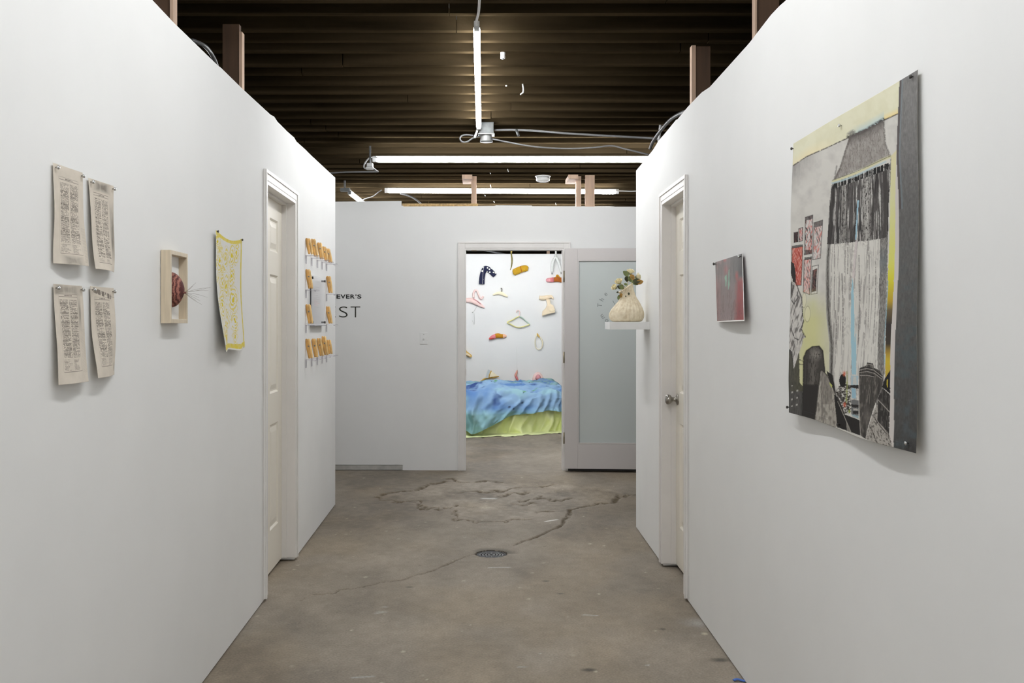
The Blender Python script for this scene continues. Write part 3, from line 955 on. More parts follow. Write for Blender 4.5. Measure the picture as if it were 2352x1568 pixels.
tag(box('stud', (a_.x, 4.34, 0.0), (at(1737.5, 0, 4.35).x, 4.39, ceil_z(4.35) - .01), M_STUD, None, 0.001), 'pale strip painted as the lit side of the grained stud behind the right partition, cut by the picture edge', 'lit_strip', 'raw studs above the partitions')  # paler colour imitates light on the side of the grained stud
# T-posts on the far wall: upright with a short cross block under the joists
YB = BY + 0.03
for (xa, xb, ytop, bx0, bx1, by0, by1, lab) in ((1082.5, 1094.5, 401, 1060, 1086, 406.5, 415.5, 'raw wooden post with a short block at its head, above the doorway'),
                                                (1323.5, 1335, 400, 1301, 1326, 405.5, 414, 'raw wooden post with a short block at its head, next to the wide stud')):
    root = thing('braced_post', at((xa + xb) / 2, 474, YB), lab, 'post', 'raw studs above the partitions')
    box('upright', (at(xa, 0, YB).x, YB, z_lo - 0.4), (at(xb, 0, YB).x, YB + 0.085, min(at(0, ytop, YB).z, ceil_z(YB + .1) - .008)), M_STUD, root, 0.001)
    # block sticking out towards the passage, on the joist side
    bw = box('head_block', (at(bx0 + 2, 0, YB).x, YB - 0.13, at(0, 414, YB).z - 0.005), (at(bx1 - 1, 0, YB).x, YB + 0.22, at(0, 414, YB).z + 0.033), M_STUD, root, 0.001)
stud(1344.5, 1366, 402, YB, 0.04, M_STUD, 'wide raw stud standing on top of the far wall', z_lo - 0.4)

# ================================================================== FLOOR DRAIN
dr = thing('floor_drain', (DR.x, DR.y, 0), 'round dark iron drain grate set in the concrete floor', 'drain')
M_IRON = mat('dark_iron', (0.045, 0.045, 0.048, 1), 0.5, metal=0.5, noise=(60, 0.4), bump=(120, 0.3, 0.002))
bm = bmesh.new()
add_lathe(bm, [(0.086, -0.02), (0.086, -0.004), (0.080, -0.002), (0.074, -0.005), (0.074, -0.02)], Vector((DR.x, DR.y, 0)), Vector((0, 0, 1)), 40, cap=False)
link('rim', mesh_of(bm, smooth=False), M_IRON, dr)
lathe('sump', [(0.076, -0.022), (0.076, -0.0195)], (DR.x, DR.y, 0), (0, 0, 1), M_DARK, dr, 32)
bm = bmesh.new()
for rr in (0.012, 0.03, 0.047, 0.063):
    add_lathe(bm, [(rr, -0.013), (rr, -0.005), (rr + 0.008, -0.005), (rr + 0.008, -0.013), (rr, -0.013)], Vector((DR.x, DR.y, 0)), Vector((0, 0, 1)), 36, cap=False)
for k in range(8):
    q_ = k * math.pi / 4
    add_sweep(bm, [Vector((DR.x + .008 * math.cos(q_), DR.y + .008 * math.sin(q_), -0.009)), Vector((DR.x + .076 * math.cos(q_), DR.y + .076 * math.sin(q_), -0.009))], 0.004, 4)
link('grate', mesh_of(bm), M_IRON, dr)

q = on_floor(1699, 1565)
bm = bmesh.new()
add_sweep(bm, smooth_path([q + Vector((-.022, .004, .004)), q + Vector((-.008, .008, .007)), q + Vector((.006, .002, .005)), q + Vector((.02, -.004, .004))]), 0.008, 8, .35, Vector((0, 0, 1)))
tag(link('tape_scrap', mesh_of(bm, smooth=True), mat('blue_tape', S(70, 110, 190), .6, noise=(40, .1))), 'scrap of blue tape on the floor at the foot of the right partition', 'scrap')

# ================================================================== LIGHT SWITCH, LETTERING
sw = thing('light_switch', at(973, 777, BY - .003), 'white toggle light switch plate on the far wall', 'light switch')
sB = BY / FPX
c_ = at(973.5, 776.5, BY)
framed_box('plate', c_, *A3, (-9 * sB, -0.006, -13.5 * sB), (9 * sB, 0, 13.5 * sB), M_WHITE, sw, 0.002)
framed_box('toggle', c_, *A3, (-1.6 * sB, -0.016, -3 * sB), (1.6 * sB, -0.006, 1.5 * sB), M_WHITE, sw, 0.001)
for dz_ in (-8.5, 8.5):
    lathe('screw', [(0.003, 0), (0.003, 0.001)], c_ + Vector((0, -0.006, dz_ * sB)), (0, -1, 0), M_STEELPIN, sw, 10)


def glyph_mesh(ch, bold=0.0, depth=0.02):
    cu = bpy.data.curves.new('glyph', 'FONT')
    cu.body = ch
    cu.extrude = depth
    cu.offset = bold
    cu.resolution_u = 4
    o = bpy.data.objects.new('glyph', cu)
    COL.objects.link(o)
    dg = bpy.context.evaluated_depsgraph_get()
    me = bpy.data.meshes.new_from_object(o.evaluated_get(dg))
    bpy.data.objects.remove(o)
    bpy.data.curves.remove(cu)
    return me


def place_glyph(name, ch, x0, x1, y0, y1, m, parent, Y, bold=0.0):
    me = glyph_mesh(ch, bold)
    n = len(me.vertices)
    co = np.zeros(n * 3)
    me.vertices.foreach_get('co', co)
    co = co.reshape(-1, 3)
    mn, mx = co.min(0), co.max(0)
    u = (co[:, 0] - mn[0]) / (mx[0] - mn[0])
    v = (co[:, 1] - mn[1]) / (mx[1] - mn[1])
    w = (co[:, 2] - mn[2]) / (mx[2] - mn[2])
    a, b = at(x0, y1, Y), at(x1, y0, Y)
    out = np.stack([a.x + u * (b.x - a.x), Y - 0.0012 * w, a.z + v * (b.z - a.z)], -1)
    me.vertices.foreach_set('co', out.ravel())
    me.update()
    return link(name, me, m, parent)


ZT = lambda x: 680 + x / 4.9
lt = thing('wall_lettering', at(800, 681, BY - .0005), 'bold black lettering reading EVER\'S on the far wall', 'lettering')
for ch, a, b in (('E', 455, 498), ('V', 501, 557), ('E', 562, 603), ('R', 612, 661), ("'", 668, 680), ('S', 689, 736)):
    ya, yb = (666.5, 713) if ch != "'" else (666.5, 683)
    place_glyph('letter', ch, ZT(a), ZT(b), 540 + ya / 4.9, 540 + yb / 4.9, M_BLACK, lt, BY - .0005, 0.028)
lt = thing('wall_lettering', at(800, 716, BY - .0005), 'large thin black lettering reading EST on the far wall', 'lettering')
M_OLIVE = mat('dark_olive_vinyl', (0.018, 0.018, 0.010, 1), 0.5, noise=(20, 0.1))
for ch, a, b in (('E', 372, 446), ('S', 483, 581), ('T', 614, 723)):
    place_glyph('letter', ch, ZT(a), ZT(b), 540 + 802 / 4.9, 540 + 924 / 4.9, M_OLIVE, lt, BY - .0005, -0.016)

# ring of small lettering on the door glass
GYg = hy - 0.03
ring = thing('glass_lettering', HO + ax * 0.46 + ay * (-Dt / 2 - .004) + az * 1.48, 'small grey lettering set in a ring on the door glass, reading The', 'lettering')
gs = GYg / FPX
def glass_pt(px, py):
    X = (px - CX) * gs
    u = (X - hx) / math.cos(DA)
    p = HO + ax * u + ay * (-Dt / 2 - 0.0045)
    return u, H - (py - CY) * p.y / FPX
ru, rz = glass_pt(1413, 705)
def ring_glyph(ch, px, py, size, rot):
    me = glyph_mesh(ch, -0.005)
    co = np.zeros(len(me.vertices) * 3)
    me.vertices.foreach_get('co', co)
    co = co.reshape(-1, 3)
    mn, mx = co.min(0), co.max(0)
    u = (co[:, 0] - (mn[0] + mx[0]) / 2)
    v = (co[:, 1] - (mn[1] + mx[1]) / 2)
    w = (co[:, 2] - mn[2]) / (mx[2] - mn[2])
    c, s = math.cos(rot), math.sin(rot)
    k = size * gs
    U, Z = glass_pt(px, py)
    out = []
    for i in range(len(co)):
        a = U + (u[i] * c - v[i] * s) * k
        b = Z + (u[i] * s + v[i] * c) * k
        out.append(HO + ax * a + ay * (-Dt / 2 - 0.0032 - 0.001 * w[i]) + az * b)
    me.vertices.foreach_set('co', np.array(out).ravel())
    me.update()
    return link('letter', me, M_GREYV, ring)


for ch, px, py, sz in (('T', 1377.5, 701, 15), ('h', 1382, 687.5, 15), ('e', 1391.5, 675.5, 15), ('m', 1384, 726.5, 15), ('o', 1393.5, 736, 15)):
    angp = math.atan2(-(py - 705), px - 1413)
    ring_glyph(ch, px, py, sz, angp - math.pi / 2)
u0, z0 = glass_pt(1407, 690); u1, z1 = glass_pt(1413, 701)
P0 = HO + ax * u0 + ay * (-Dt / 2 - .004) + az * z0; P1 = HO + ax * u1 + ay * (-Dt / 2 - .004) + az * z1
sweep('stroke', [P0, P1], 0.0016, M_GREYV, ring, 6, raw=True)

# ================================================================== PAPER AND CLOTH ON THE WALLS
def sheet(W, corners, offs, nu, nv, bend, colour, m, name, label, cat, group=None, thick=0.0006, edge=None):
    """corners px TL TR BR BL (image order), offs = distance from wall at each corner.
    bend(u,v) extra offset; colour(px, py, u, v) -> sRGB-ish linear (..,3)"""
    P = [np.array(W.hit(px, py, d)) for (px, py), d in zip(corners, offs)]
    u = np.linspace(0, 1, nu)[None, :]
    v = np.linspace(0, 1, nv)[:, None]
    u = np.broadcast_to(u, (nv, nu)); v = np.broadcast_to(v, (nv, nu))
    w = [(1 - u) * (1 - v), u * (1 - v), u * v, (1 - u) * v]
    V = sum(w[i][..., None] * P[i] for i in range(4))
    if edge is not None:
        du, dv = edge(u, v)
        V = V + du[..., None] * (P[1] - P[0]) + dv[..., None] * np.array([0, 0, 1.0])
    px, py = CX + V[..., 0] * FPX / V[..., 1], CY - (V[..., 2] - H) * FPX / V[..., 1]
    n = np.array(W.n)
    V = V + bend(u, v)[..., None] * n
    c = colour(px, py, u, v)
    o = link(name, grid_mesh(V, c, both=V - n * thick), m)
    return tag(o, label, cat, group), V


def rgb(r, g, b, gain=1.0):
    return np.array([lin(r), lin(g), lin(b)]) * gain


def pin(W, p, m, parent, r=0.006, h=0.010):
    return lathe('pin', [(r * .35, 0), (r * .35, h * .35), (r * .75, h * .4), (r, h * .55), (r, h * .8), (r * .7, h)], p, W.n, m, parent, 14)


# ---- four pinned book pages
G_PAGE = 1.10
def page_colour(seed, style):
    def f(px, py, u, v):
        r = np.random.default_rng(seed)
        c = np.ones(u.shape + (3,)) * rgb(203, 194, 181, G_PAGE)
        c *= (1 + 0.10 * (fbm(u * 5, v * 9, seed) - 0.5) * 2)[..., None]
        ink = np.zeros(u.shape)
        tilt = style.get('tilt', 0.0)
        vv = v - tilt * (u - 0.5)
        u0, u1, v0, v1 = style['block']
        um = (u0 + u1) / 2
        nl = 62
        row = (vv - v0) / (v1 - v0) * nl
        ri = np.floor(row).astype(int)
        rf = row - ri
        inside = (row >= 0) & (row < nl)
        for a, b, sd in ((u0, um - .02, 1), (um + .02, u1, 2)):
            lens = np.where(r.random(nl + 1) < 0.16, r.uniform(.35, .9, nl + 1), 1.0)
            t = (u - a) / (b - a)
            rr = np.clip(ri, 0, nl)
            gapn = vnoise(t * 17 + rr * 7.3, rr * 3.1 + sd * 50.0, seed + sd)
            word = (gapn > 0.34).astype(float)
            dens = 0.55 + 0.45 * vnoise(t * 40 + rr * 3, rr * 5.0, seed + 9)
            bold = np.where(r.random(nl + 1) < 0.08, 1.25, 1.0)[rr]
            m_ = inside & (t > 0) & (t < lens[rr]) & (rf > 0.18) & (rf < 0.80)
            ink = np.maximum(ink, m_ * word * dens * 0.92 * bold)
        # foot notes in smaller, paler setting and rules
        f0, f1 = v1 + .012, v1 + style.get('foot', .09)
        frow = (vv - f0) / (f1 - f0) * 9
        fi = np.floor(frow).astype(int)
        fm = (frow > 0) & (frow < 9) & ((frow - fi) > .25) & ((frow - fi) < .75) & (u > u0) & (u < u1) & (np.abs(u - um) > .02)
        fm &= (u - np.where(u < um, u0, um)) < (um - u0) * (0.35 + 0.65 * vnoise(fi * 3.7, fi * 1.3 + (u > um) * 9.0, seed + 4))
        ink = np.maximum(ink, fm * 0.6 * (vnoise(u * 120, fi * 4.0, seed + 6) > .3))
        for yy, w_ in ((v0 - .055, .0022), (v0 - .028, .0018), (f1 + .012, .0025)):
            ink = np.maximum(ink, ((np.abs(vv - yy) < w_) & (u > u0 - .02) & (u < u1 + .02)) * 0.75)
        ink = np.maximum(ink, ((np.abs(vv - (v0 - .041)) < .005) & (np.abs(u - um) < .13)) * (vnoise(u * 160, v * 3, seed) > .4) * 0.7)
        for xx in (u0 - .03, u1 + .025):
            ink = np.maximum(ink, ((np.abs(u - xx) < .004) & (vv > v0 - .055) & (vv < f1 + .012)) * 0.30)
        # graphite smudges and ghost type
        for (cu, cv, su, sv, k) in style['smudge']:
            sm = np.clip(1.25 - np.maximum(np.abs(u - cu) / su, np.abs(v - cv) / sv), 0, 1) * (0.35 + 0.9 * fbm(u * 9 + seed, v * 7, seed + 3, 4))
            c *= (1 - np.clip(sm * k * 1.5, 0, .75))[..., None]
        gh = style.get('ghost')
        if gh is not None:
            (g0, g1, h0, h1, k) = gh
            lines = (np.sin((v + .12 * u) * 400) > 0.1) & (u > g0) & (u < g1) & (v > h0) & (v < h1)
            c *= (1 - k * lines)[..., None]
        hd = style.get('heading')
        if hd:
            t = (v - .01 - 0.09 * (u - .1))
            hm = (t > 0) & (t < .055) & (u > .12) & (u < .98) & (vnoise(u * 34, v * 9, seed + 30) > .5)
            ink = np.maximum(ink, hm * .7)
            ink = np.maximum(ink, (np.abs(v - .035 - .075 * u) < .0025) * .6)
        return c * (1 - ink[..., None]) + rgb(58, 44, 40) * ink[..., None]
    return f


M_PAGE = attr_mat('old_book_paper', 0.9, 0.15)
pages = [
    ([(120.5, 373.4), (188.4, 396.6), (199, 611), (121.4, 604.6)], (.004, .004, .014, .006), dict(block=(.19, .80, .17, .78), foot=.10, tilt=.0, smudge=[(.5, .96, .28, .05, .45)], ghost=(.86, .99, .60, .97, .16)),
     'yellowed book page with a grey smudge along its foot, pinned above another page', (.9, 1.0)),
    ([(201.8, 408), (259.8, 427), (261, 625), (215, 617)], (.004, .004, .012, .016), dict(block=(.17, .74, .20, .86), foot=.05, tilt=.0, smudge=[(.5, .06, .32, .055, .5), (.92, .55, .10, .30, .5)]),
     'yellowed book page smudged grey along its top and one side edge', (.8, .6)),
    ([(121.6, 651.6), (187, 656.6), (203, 875.5), (129, 884)], (.004, .004, .016, .012), dict(block=(.17, .76, .15, .74), foot=.13, tilt=-.0, smudge=[(.45, .05, .45, .05, .4), (.84, .28, .05, .16, .35)], ghost=(.82, .99, .45, .9, .10)),
     'yellowed book page with grey streaks across its top margin', (1.0, -.5)),
    ([(206, 656.6), (260, 661.6), (267.5, 860), (214.4, 868)], (.004, .004, .012, .012), dict(block=(.18, .76, .17, .78), foot=.09, tilt=-.0, smudge=[(.93, .9, .06, .05, .3)], heading=True, ghost=(.82, .99, .3, .8, .08)),
     'yellowed book page with slanted handwriting across its top margin', (.9, .9)),
]
for k, (cor, offs, style, lab, (ba, bb)) in enumerate(pages):
    def bend(u, v, ba=ba, bb=bb, k=k):
        return 0.010 * ba * v ** 2 * (0.35 + np.sin(u * math.pi * 1.1 + .3)) + 0.006 * bb * v * np.sin(v * 5 + u * 3 + k) + .0015
    o, V = sheet(LW, cor, offs, 150, 400, bend, page_colour(100 + k * 17, style), M_PAGE, 'book_page', lab, 'page', 'pinned book pages')
    for uu in (0.07, 0.94):
        i = int(0.042 * 399)
        p = Vector(V[i, int(uu * 149)])
        pin(LW, p, M_STEELPIN, o, 0.0048, 0.010)

# ---- shadow-box frame with a woven dome and stiff hairs
FY0, FY1 = LW.Y(368), LW.Y(430, 0.031)
fz0, fz1 = 1.340, 1.5755
kf = 1 / LW.t.y
fw = (FY1 - FY0) * kf
FO = LW.pt(FY0, 0, 0)
M_MAPLE = mat('pale_maple', S(205, 190, 165), 0.5, noise=(14, 0.10, (8, 8, 0.6)), bump=(60, 0.05, 0.001))
M_MAT = mat('white_mount', (0.83, 0.83, 0.82, 1), 0.8, noise=(15, 0.015))
fr_root = thing('shadow_box_frame', LW.pt((FY0 + FY1) / 2, fz0, 0), 'pale wooden shadow-box frame with white mount hung on the partition', 'picture frame')
fb2 = lambda n, lo, hi, m, par, bev=0.0: framed_box(n, FO, LW.t, LW.n, Vector((0, 0, 1)), lo, hi, m, par, bev)
b_ = 0.0135
FD = 0.033
fb2('frame_side', (0, 0.0015, fz0), (b_, FD, fz1), M_MAPLE, fr_root, 0.0008)
fb2('frame_side', (fw - b_, 0.0015, fz0), (fw, FD, fz1), M_MAPLE, fr_root, 0.0008)
fb2('frame_top', (b_, 0.0015, fz1 - b_), (fw - b_, FD, fz1), M_MAPLE, fr_root, 0.0008)
fb2('frame_bottom', (b_, 0.0015, fz0), (fw - b_, FD, fz0 + b_), M_MAPLE, fr_root, 0.0008)
fb2('mount', (b_, 0.002, fz0 + b_), (fw - b_, 0.006, fz1 - b_), M_MAT, fr_root)
# woven dome
m = bpy.data.materials.new('woven_red_fibre'); m.use_nodes = True
nt = m.node_tree; pb_ = nt.nodes['Principled BSDF']
tc = nt.nodes.new('ShaderNodeTexCoord')
mpd = nt.nodes.new('ShaderNodeMapping')
_dc = FO + LW.t * (fw * 0.47) + Vector((0, 0, 1.4505))
mpd.inputs['Location'].default_value = (-_dc.x, -_dc.y, -_dc.z)
nt.links.new(tc.outputs['Object'], mpd.inputs['Vector'])
wv = nt.nodes.new('ShaderNodeTexWave'); wv.wave_type = 'RINGS'; wv.rings_direction = 'SPHERICAL'
wv.inputs['Scale'].default_value = 95; wv.inputs['Distortion'].default_value = 2.5; wv.inputs['Detail'].default_value = 3; wv.inputs['Detail Scale'].default_value = 3.0
nt.links.new(mpd.outputs[0], wv.inputs['Vector'])
cr = nt.nodes.new('ShaderNodeValToRGB')
cr.color_ramp.elements[0].position = 0.1; cr.color_ramp.elements[0].color = S(84, 42, 40)
cr.color_ramp.elements[1].position = 0.95; cr.color_ramp.elements[1].color = S(170, 112, 98)
nt.links.new(wv.outputs['Fac'], cr.inputs['Fac'])
nt.links.new(cr.outputs[0], pb_.inputs['Base Color'])
pb_.inputs['Roughness'].default_value = 0.85
MATS['woven'] = m
dome = thing('woven_dome', FO + LW.t * (fw * .5) + LW.n * .006 + Vector((0, 0, 1.45)), 'dark red woven fibre dome with stiff hairs, mounted in the pale frame', 'sculpture')
dc = FO + LW.t * (fw * 0.47) + Vector((0, 0, 1.4505))
bm = bmesh.new()
rings = []
NR, NS = 30, 72
for i in range(NR + 1):
    t_ = i / NR
    rad = 0.0585 * math.cos(t_ * math.pi / 2) ** 0.62
    hgt = 0.0065 + 0.044 * t_
    rad *= 1 + 0.025 * (1 if i % 2 else -1) * (1 - t_)
    ring_ = []
    for k in range(NS):
        q_ = 2 * math.pi * k / NS
        c8 = math.cos(((q_ + math.pi / 8) % (math.pi / 4)) - math.pi / 8)
        rr = rad * (0.985 / c8 * 0.5 + 0.5) * (1 + 0.012 * math.sin(k * math.pi + i * 1.57))
        ring_.append(bm.verts.new(dc + LW.t * (rr * math.cos(q_)) + Vector((0, 0, rr * math.sin(q_) * 0.98)) + LW.n * hgt))
    rings.append(ring_)
for A, B in zip(rings, rings[1:]):
    for k in range(NS):
        bm.faces.new((A[k], A[(k + 1) % NS], B[(k + 1) % NS], B[k]))
bm.faces.new(rings[-1])
link('dome', mesh_of(bm, smooth=True), m, dome)
apex = dc + LW.n * 0.050 + Vector((0, 0, -0.010))
lathe('knot', [(0.0035, 0), (0.003, 0.006), (0.0015, 0.009)], apex - LW.n * .002, LW.n, m, dome, 10)
M_HAIR = mat('stiff_hair', S(120, 105, 92), 0.6, noise=(50, 0.2))
for (ex, ey) in [(748, 738), (985, 820), (1008, 822), (960, 870), (945, 990), (825, 1055), (850, 1115), (750, 1050), (800, 995), (700, 790)]:
    tx, ty = 350 + ex / 7.467, 550 + ey / 7.467
    Yt = LW.Y(tx, 0.033) * 0.965 + random.uniform(-0.02, 0.04)
    e = at(tx, ty, Yt)
    mid__ = (apex + e) / 2 + Vector((0, 0, random.uniform(-.003, .004)))
    sweep('hair', [apex, mid__, e], [0.0005, 0.0004, 0.00025], M_HAIR, dome, 5)

# ---- yellow-printed cloth
def Z7(x, y):
    return (470 + x / 4.9, 510 + y / 4.9)
blobs = [(140, 210, 34, 75), (172, 430, 34, 120), (170, 310, 28, 45), (240, 420, 34, 125), (312, 370, 32, 120), (362, 350, 28, 125), (325, 605, 34, 120), (213, 690, 32, 100), (268, 720, 34, 130), (205, 930, 40, 135), (345, 870, 46, 135), (275, 1075, 22, 130), (350, 1110, 36, 110), (228, 1225, 40, 120), (157, 630, 14, 60), (345, 1300, 18, 90), (200, 540, 30, 50)]
def cloth_colour(px, py, u, v):
    c = np.ones(u.shape + (3,)) * rgb(228, 226, 220, 0.98)
    y = np.zeros(u.shape)
    wx = (fbm(px * .22, py * .10, 7, 3) - .5); wy = (fbm(px * .2 + 40, py * .12, 8, 3) - .5)
    for i, (bx, by, rx, ry) in enumerate(blobs):
        X, Y = Z7(bx, by)
        q = np.sqrt(((px - X + wx * 5) / (rx / 4.9)) ** 2 + ((py - Y + wy * 11) / (ry / 4.9)) ** 2)
        for a, b, k in ((0, .26, .95), (.44, .61, .85), (.78, .93, .75), (1.10, 1.19, .5)):
            y = np.maximum(y, ((q > a) & (q < b)) * k * (vnoise(px * .35, py * .18, 20 + i) > (.15 if a == 0 else .27)))
    bd_ = np.maximum.reduce([(v < .042) & (v > .004), (v > .945) & (v < .985), (u > .945) & (u < .985), (u > .06) & (u < .15) & (v > .86) & (v < .975)]) * .95
    bd_ = np.maximum(bd_, ((u > .02) & (u < .045)) * .35 * (v > .62))
    y = np.maximum(y, bd_ * (0.7 + .3 * vnoise(px * .5, py * .2, 3)))
    y = np.clip(y, 0, 1)[..., None]
    return c * (1 - y) + rgb(222, 200, 24, 1.0) * y
M_CLOTH = attr_mat('printed_cloth', 0.9, 0.1, bump=(350, 0.15, 0.001))
def cbend(u, v):
    return .003 - 0.011 * np.sin(v * math.pi) ** 1.5 + 0.010 * v * np.sin(u * 9 + v * 2) * v + 0.006 * np.sin(u * 5 + 1) * v
def cedge(u, v):
    return 0.03 * np.sin(v * math.pi) * (-1) * (1 - u) * .3, -0.022 * np.sin(u * math.pi) * (1 - v) ** 6 + 0.006 * np.sin(u * 7) * v ** 8
o, V = sheet(LW, [(494.5, 527), (554, 547.8), (567, 799), (510, 808)], (.010, .006, .034, .032), 130, 300, cbend, cloth_colour, M_CLOTH, 'printed_cloth', 'white cloth printed with yellow ringed shapes, hung on the partition', 'textile', None, 0.0015, cedge)
pin(LW, Vector(V[3, 3]), M_DARKPIN, o, 0.005, 0.008)
pin(LW, Vector(V[3, 126]), M_DARKPIN, o, 0.005, 0.008)

# ---- small red painting on paper
def Z8(x, y):
    return (1630 + x / 8.25, 570 + y / 8.25)
def red_colour(px, py, u, v):
    X = (px - 1630) * 8.25; Yv = (py - 570) * 8.25
    n1 = fbm(px * .10, py * .035, 31, 4); n2 = fbm(px * .32, py * .05, 41, 4); n3 = fbm(px * .5, py * .2, 51, 3)
    c = np.ones(u.shape + (3,)) * rgb(140, 118, 116)
    def mixin(col, a):
        nonlocal c
        a = np.clip(a, 0, 1)[..., None]
        c = c * (1 - a) + rgb(*col) * a
    mixin((120, 112, 110), (1 - v) * .8 * (n1 > .3))
    mixin((88, 84, 82), np.clip((X - 330) / 150, 0, 1) * np.clip((760 - Yv) / 250, 0, 1) * .8)
    mixin((52, 46, 44), np.clip((X - 520) / 110, 0, 1) * np.clip((620 - Yv) / 150, 0, 1))
    mixin((178, 128, 124), np.clip((260 - X) / 120, 0, 1) * np.clip((Yv - 480) / 300, 0, 1) * .75)
    mixin((170, 96, 96), np.clip(1 - np.abs(X - 330) / 60, 0, 1) * np.clip(1 - np.abs(Yv - 410) / 130, 0, 1) * .8)
    mixin((190, 90, 92), np.clip(1 - np.abs(X - 305) / 45, 0, 1) * np.clip(1 - np.abs(Yv - 220) / 60, 0, 1) * .8)
    mixin((150, 42, 42), np.clip((X - 500 + 60 * (n2 - .5)) / 70, 0, 1) * np.clip((Yv - 520) / 120, 0, 1) * .9)
    mixin((178, 66, 62), np.clip(1 - np.abs(X - 540) / 45, 0, 1) * np.clip(1 - np.abs(Yv - 520) / 110, 0, 1) * .9)
    mixin((112, 86, 84), np.clip((n2 - .42) * 4, 0, 1) * np.clip((Yv - 700) / 200, 0, 1) * np.clip((610 - X) / 120, 0, 1) * .6)
    mixin((84, 70, 72), np.clip((n2 - .5) * 4, 0, 1) * np.clip((Yv - 600) / 200, 0, 1) * .45)
    mixin((60, 46, 46), np.clip((n3 - .56) * 4, 0, 1) * np.clip((Yv - 1000) / 250, 0, 1) * .45)
    for poly in ([(310, 530), (345, 500), (352, 600), (345, 720), (325, 730), (322, 620), (305, 560)], [(380, 420), (395, 390), (402, 560), (405, 700), (385, 800), (375, 690), (378, 560)]):
        mm = in_poly(px, py, [Z8(*p) for p in poly])
        mixin((130, 178, 152), mm * (.75 + .4 * (n3 - .5)))
    c *= (0.9 + 0.25 * (n2 - .5) * 2)[..., None]
    brd = (v > .982) | (u > .985)
    c[brd] = rgb(236, 232, 228, 1.1)
    return c * 1.12
M_PAINT = attr_mat('painted_paper', 0.55, 0.4)
def rbend(u, v):
    return .004 + 0.014 * np.sin(u * math.pi) * v ** 2 * .5 + .008 * u * v * .5
o, V = sheet(RW, [(1645, 602), (1708, 582), (1714.5, 737), (1649.4, 740)], (.003, .006, .022, .008), 130, 260, rbend, red_colour, M_PAINT, 'painting', 'small unframed dark red painting with two pale green strokes', 'painting', None, 0.0012)
pin(RW, Vector(V[8, 2]), M_DARKPIN, o, 0.006, 0.012)
pin(RW, Vector(V[10, 122]), M_STEELPIN, o, 0.006, 0.012)

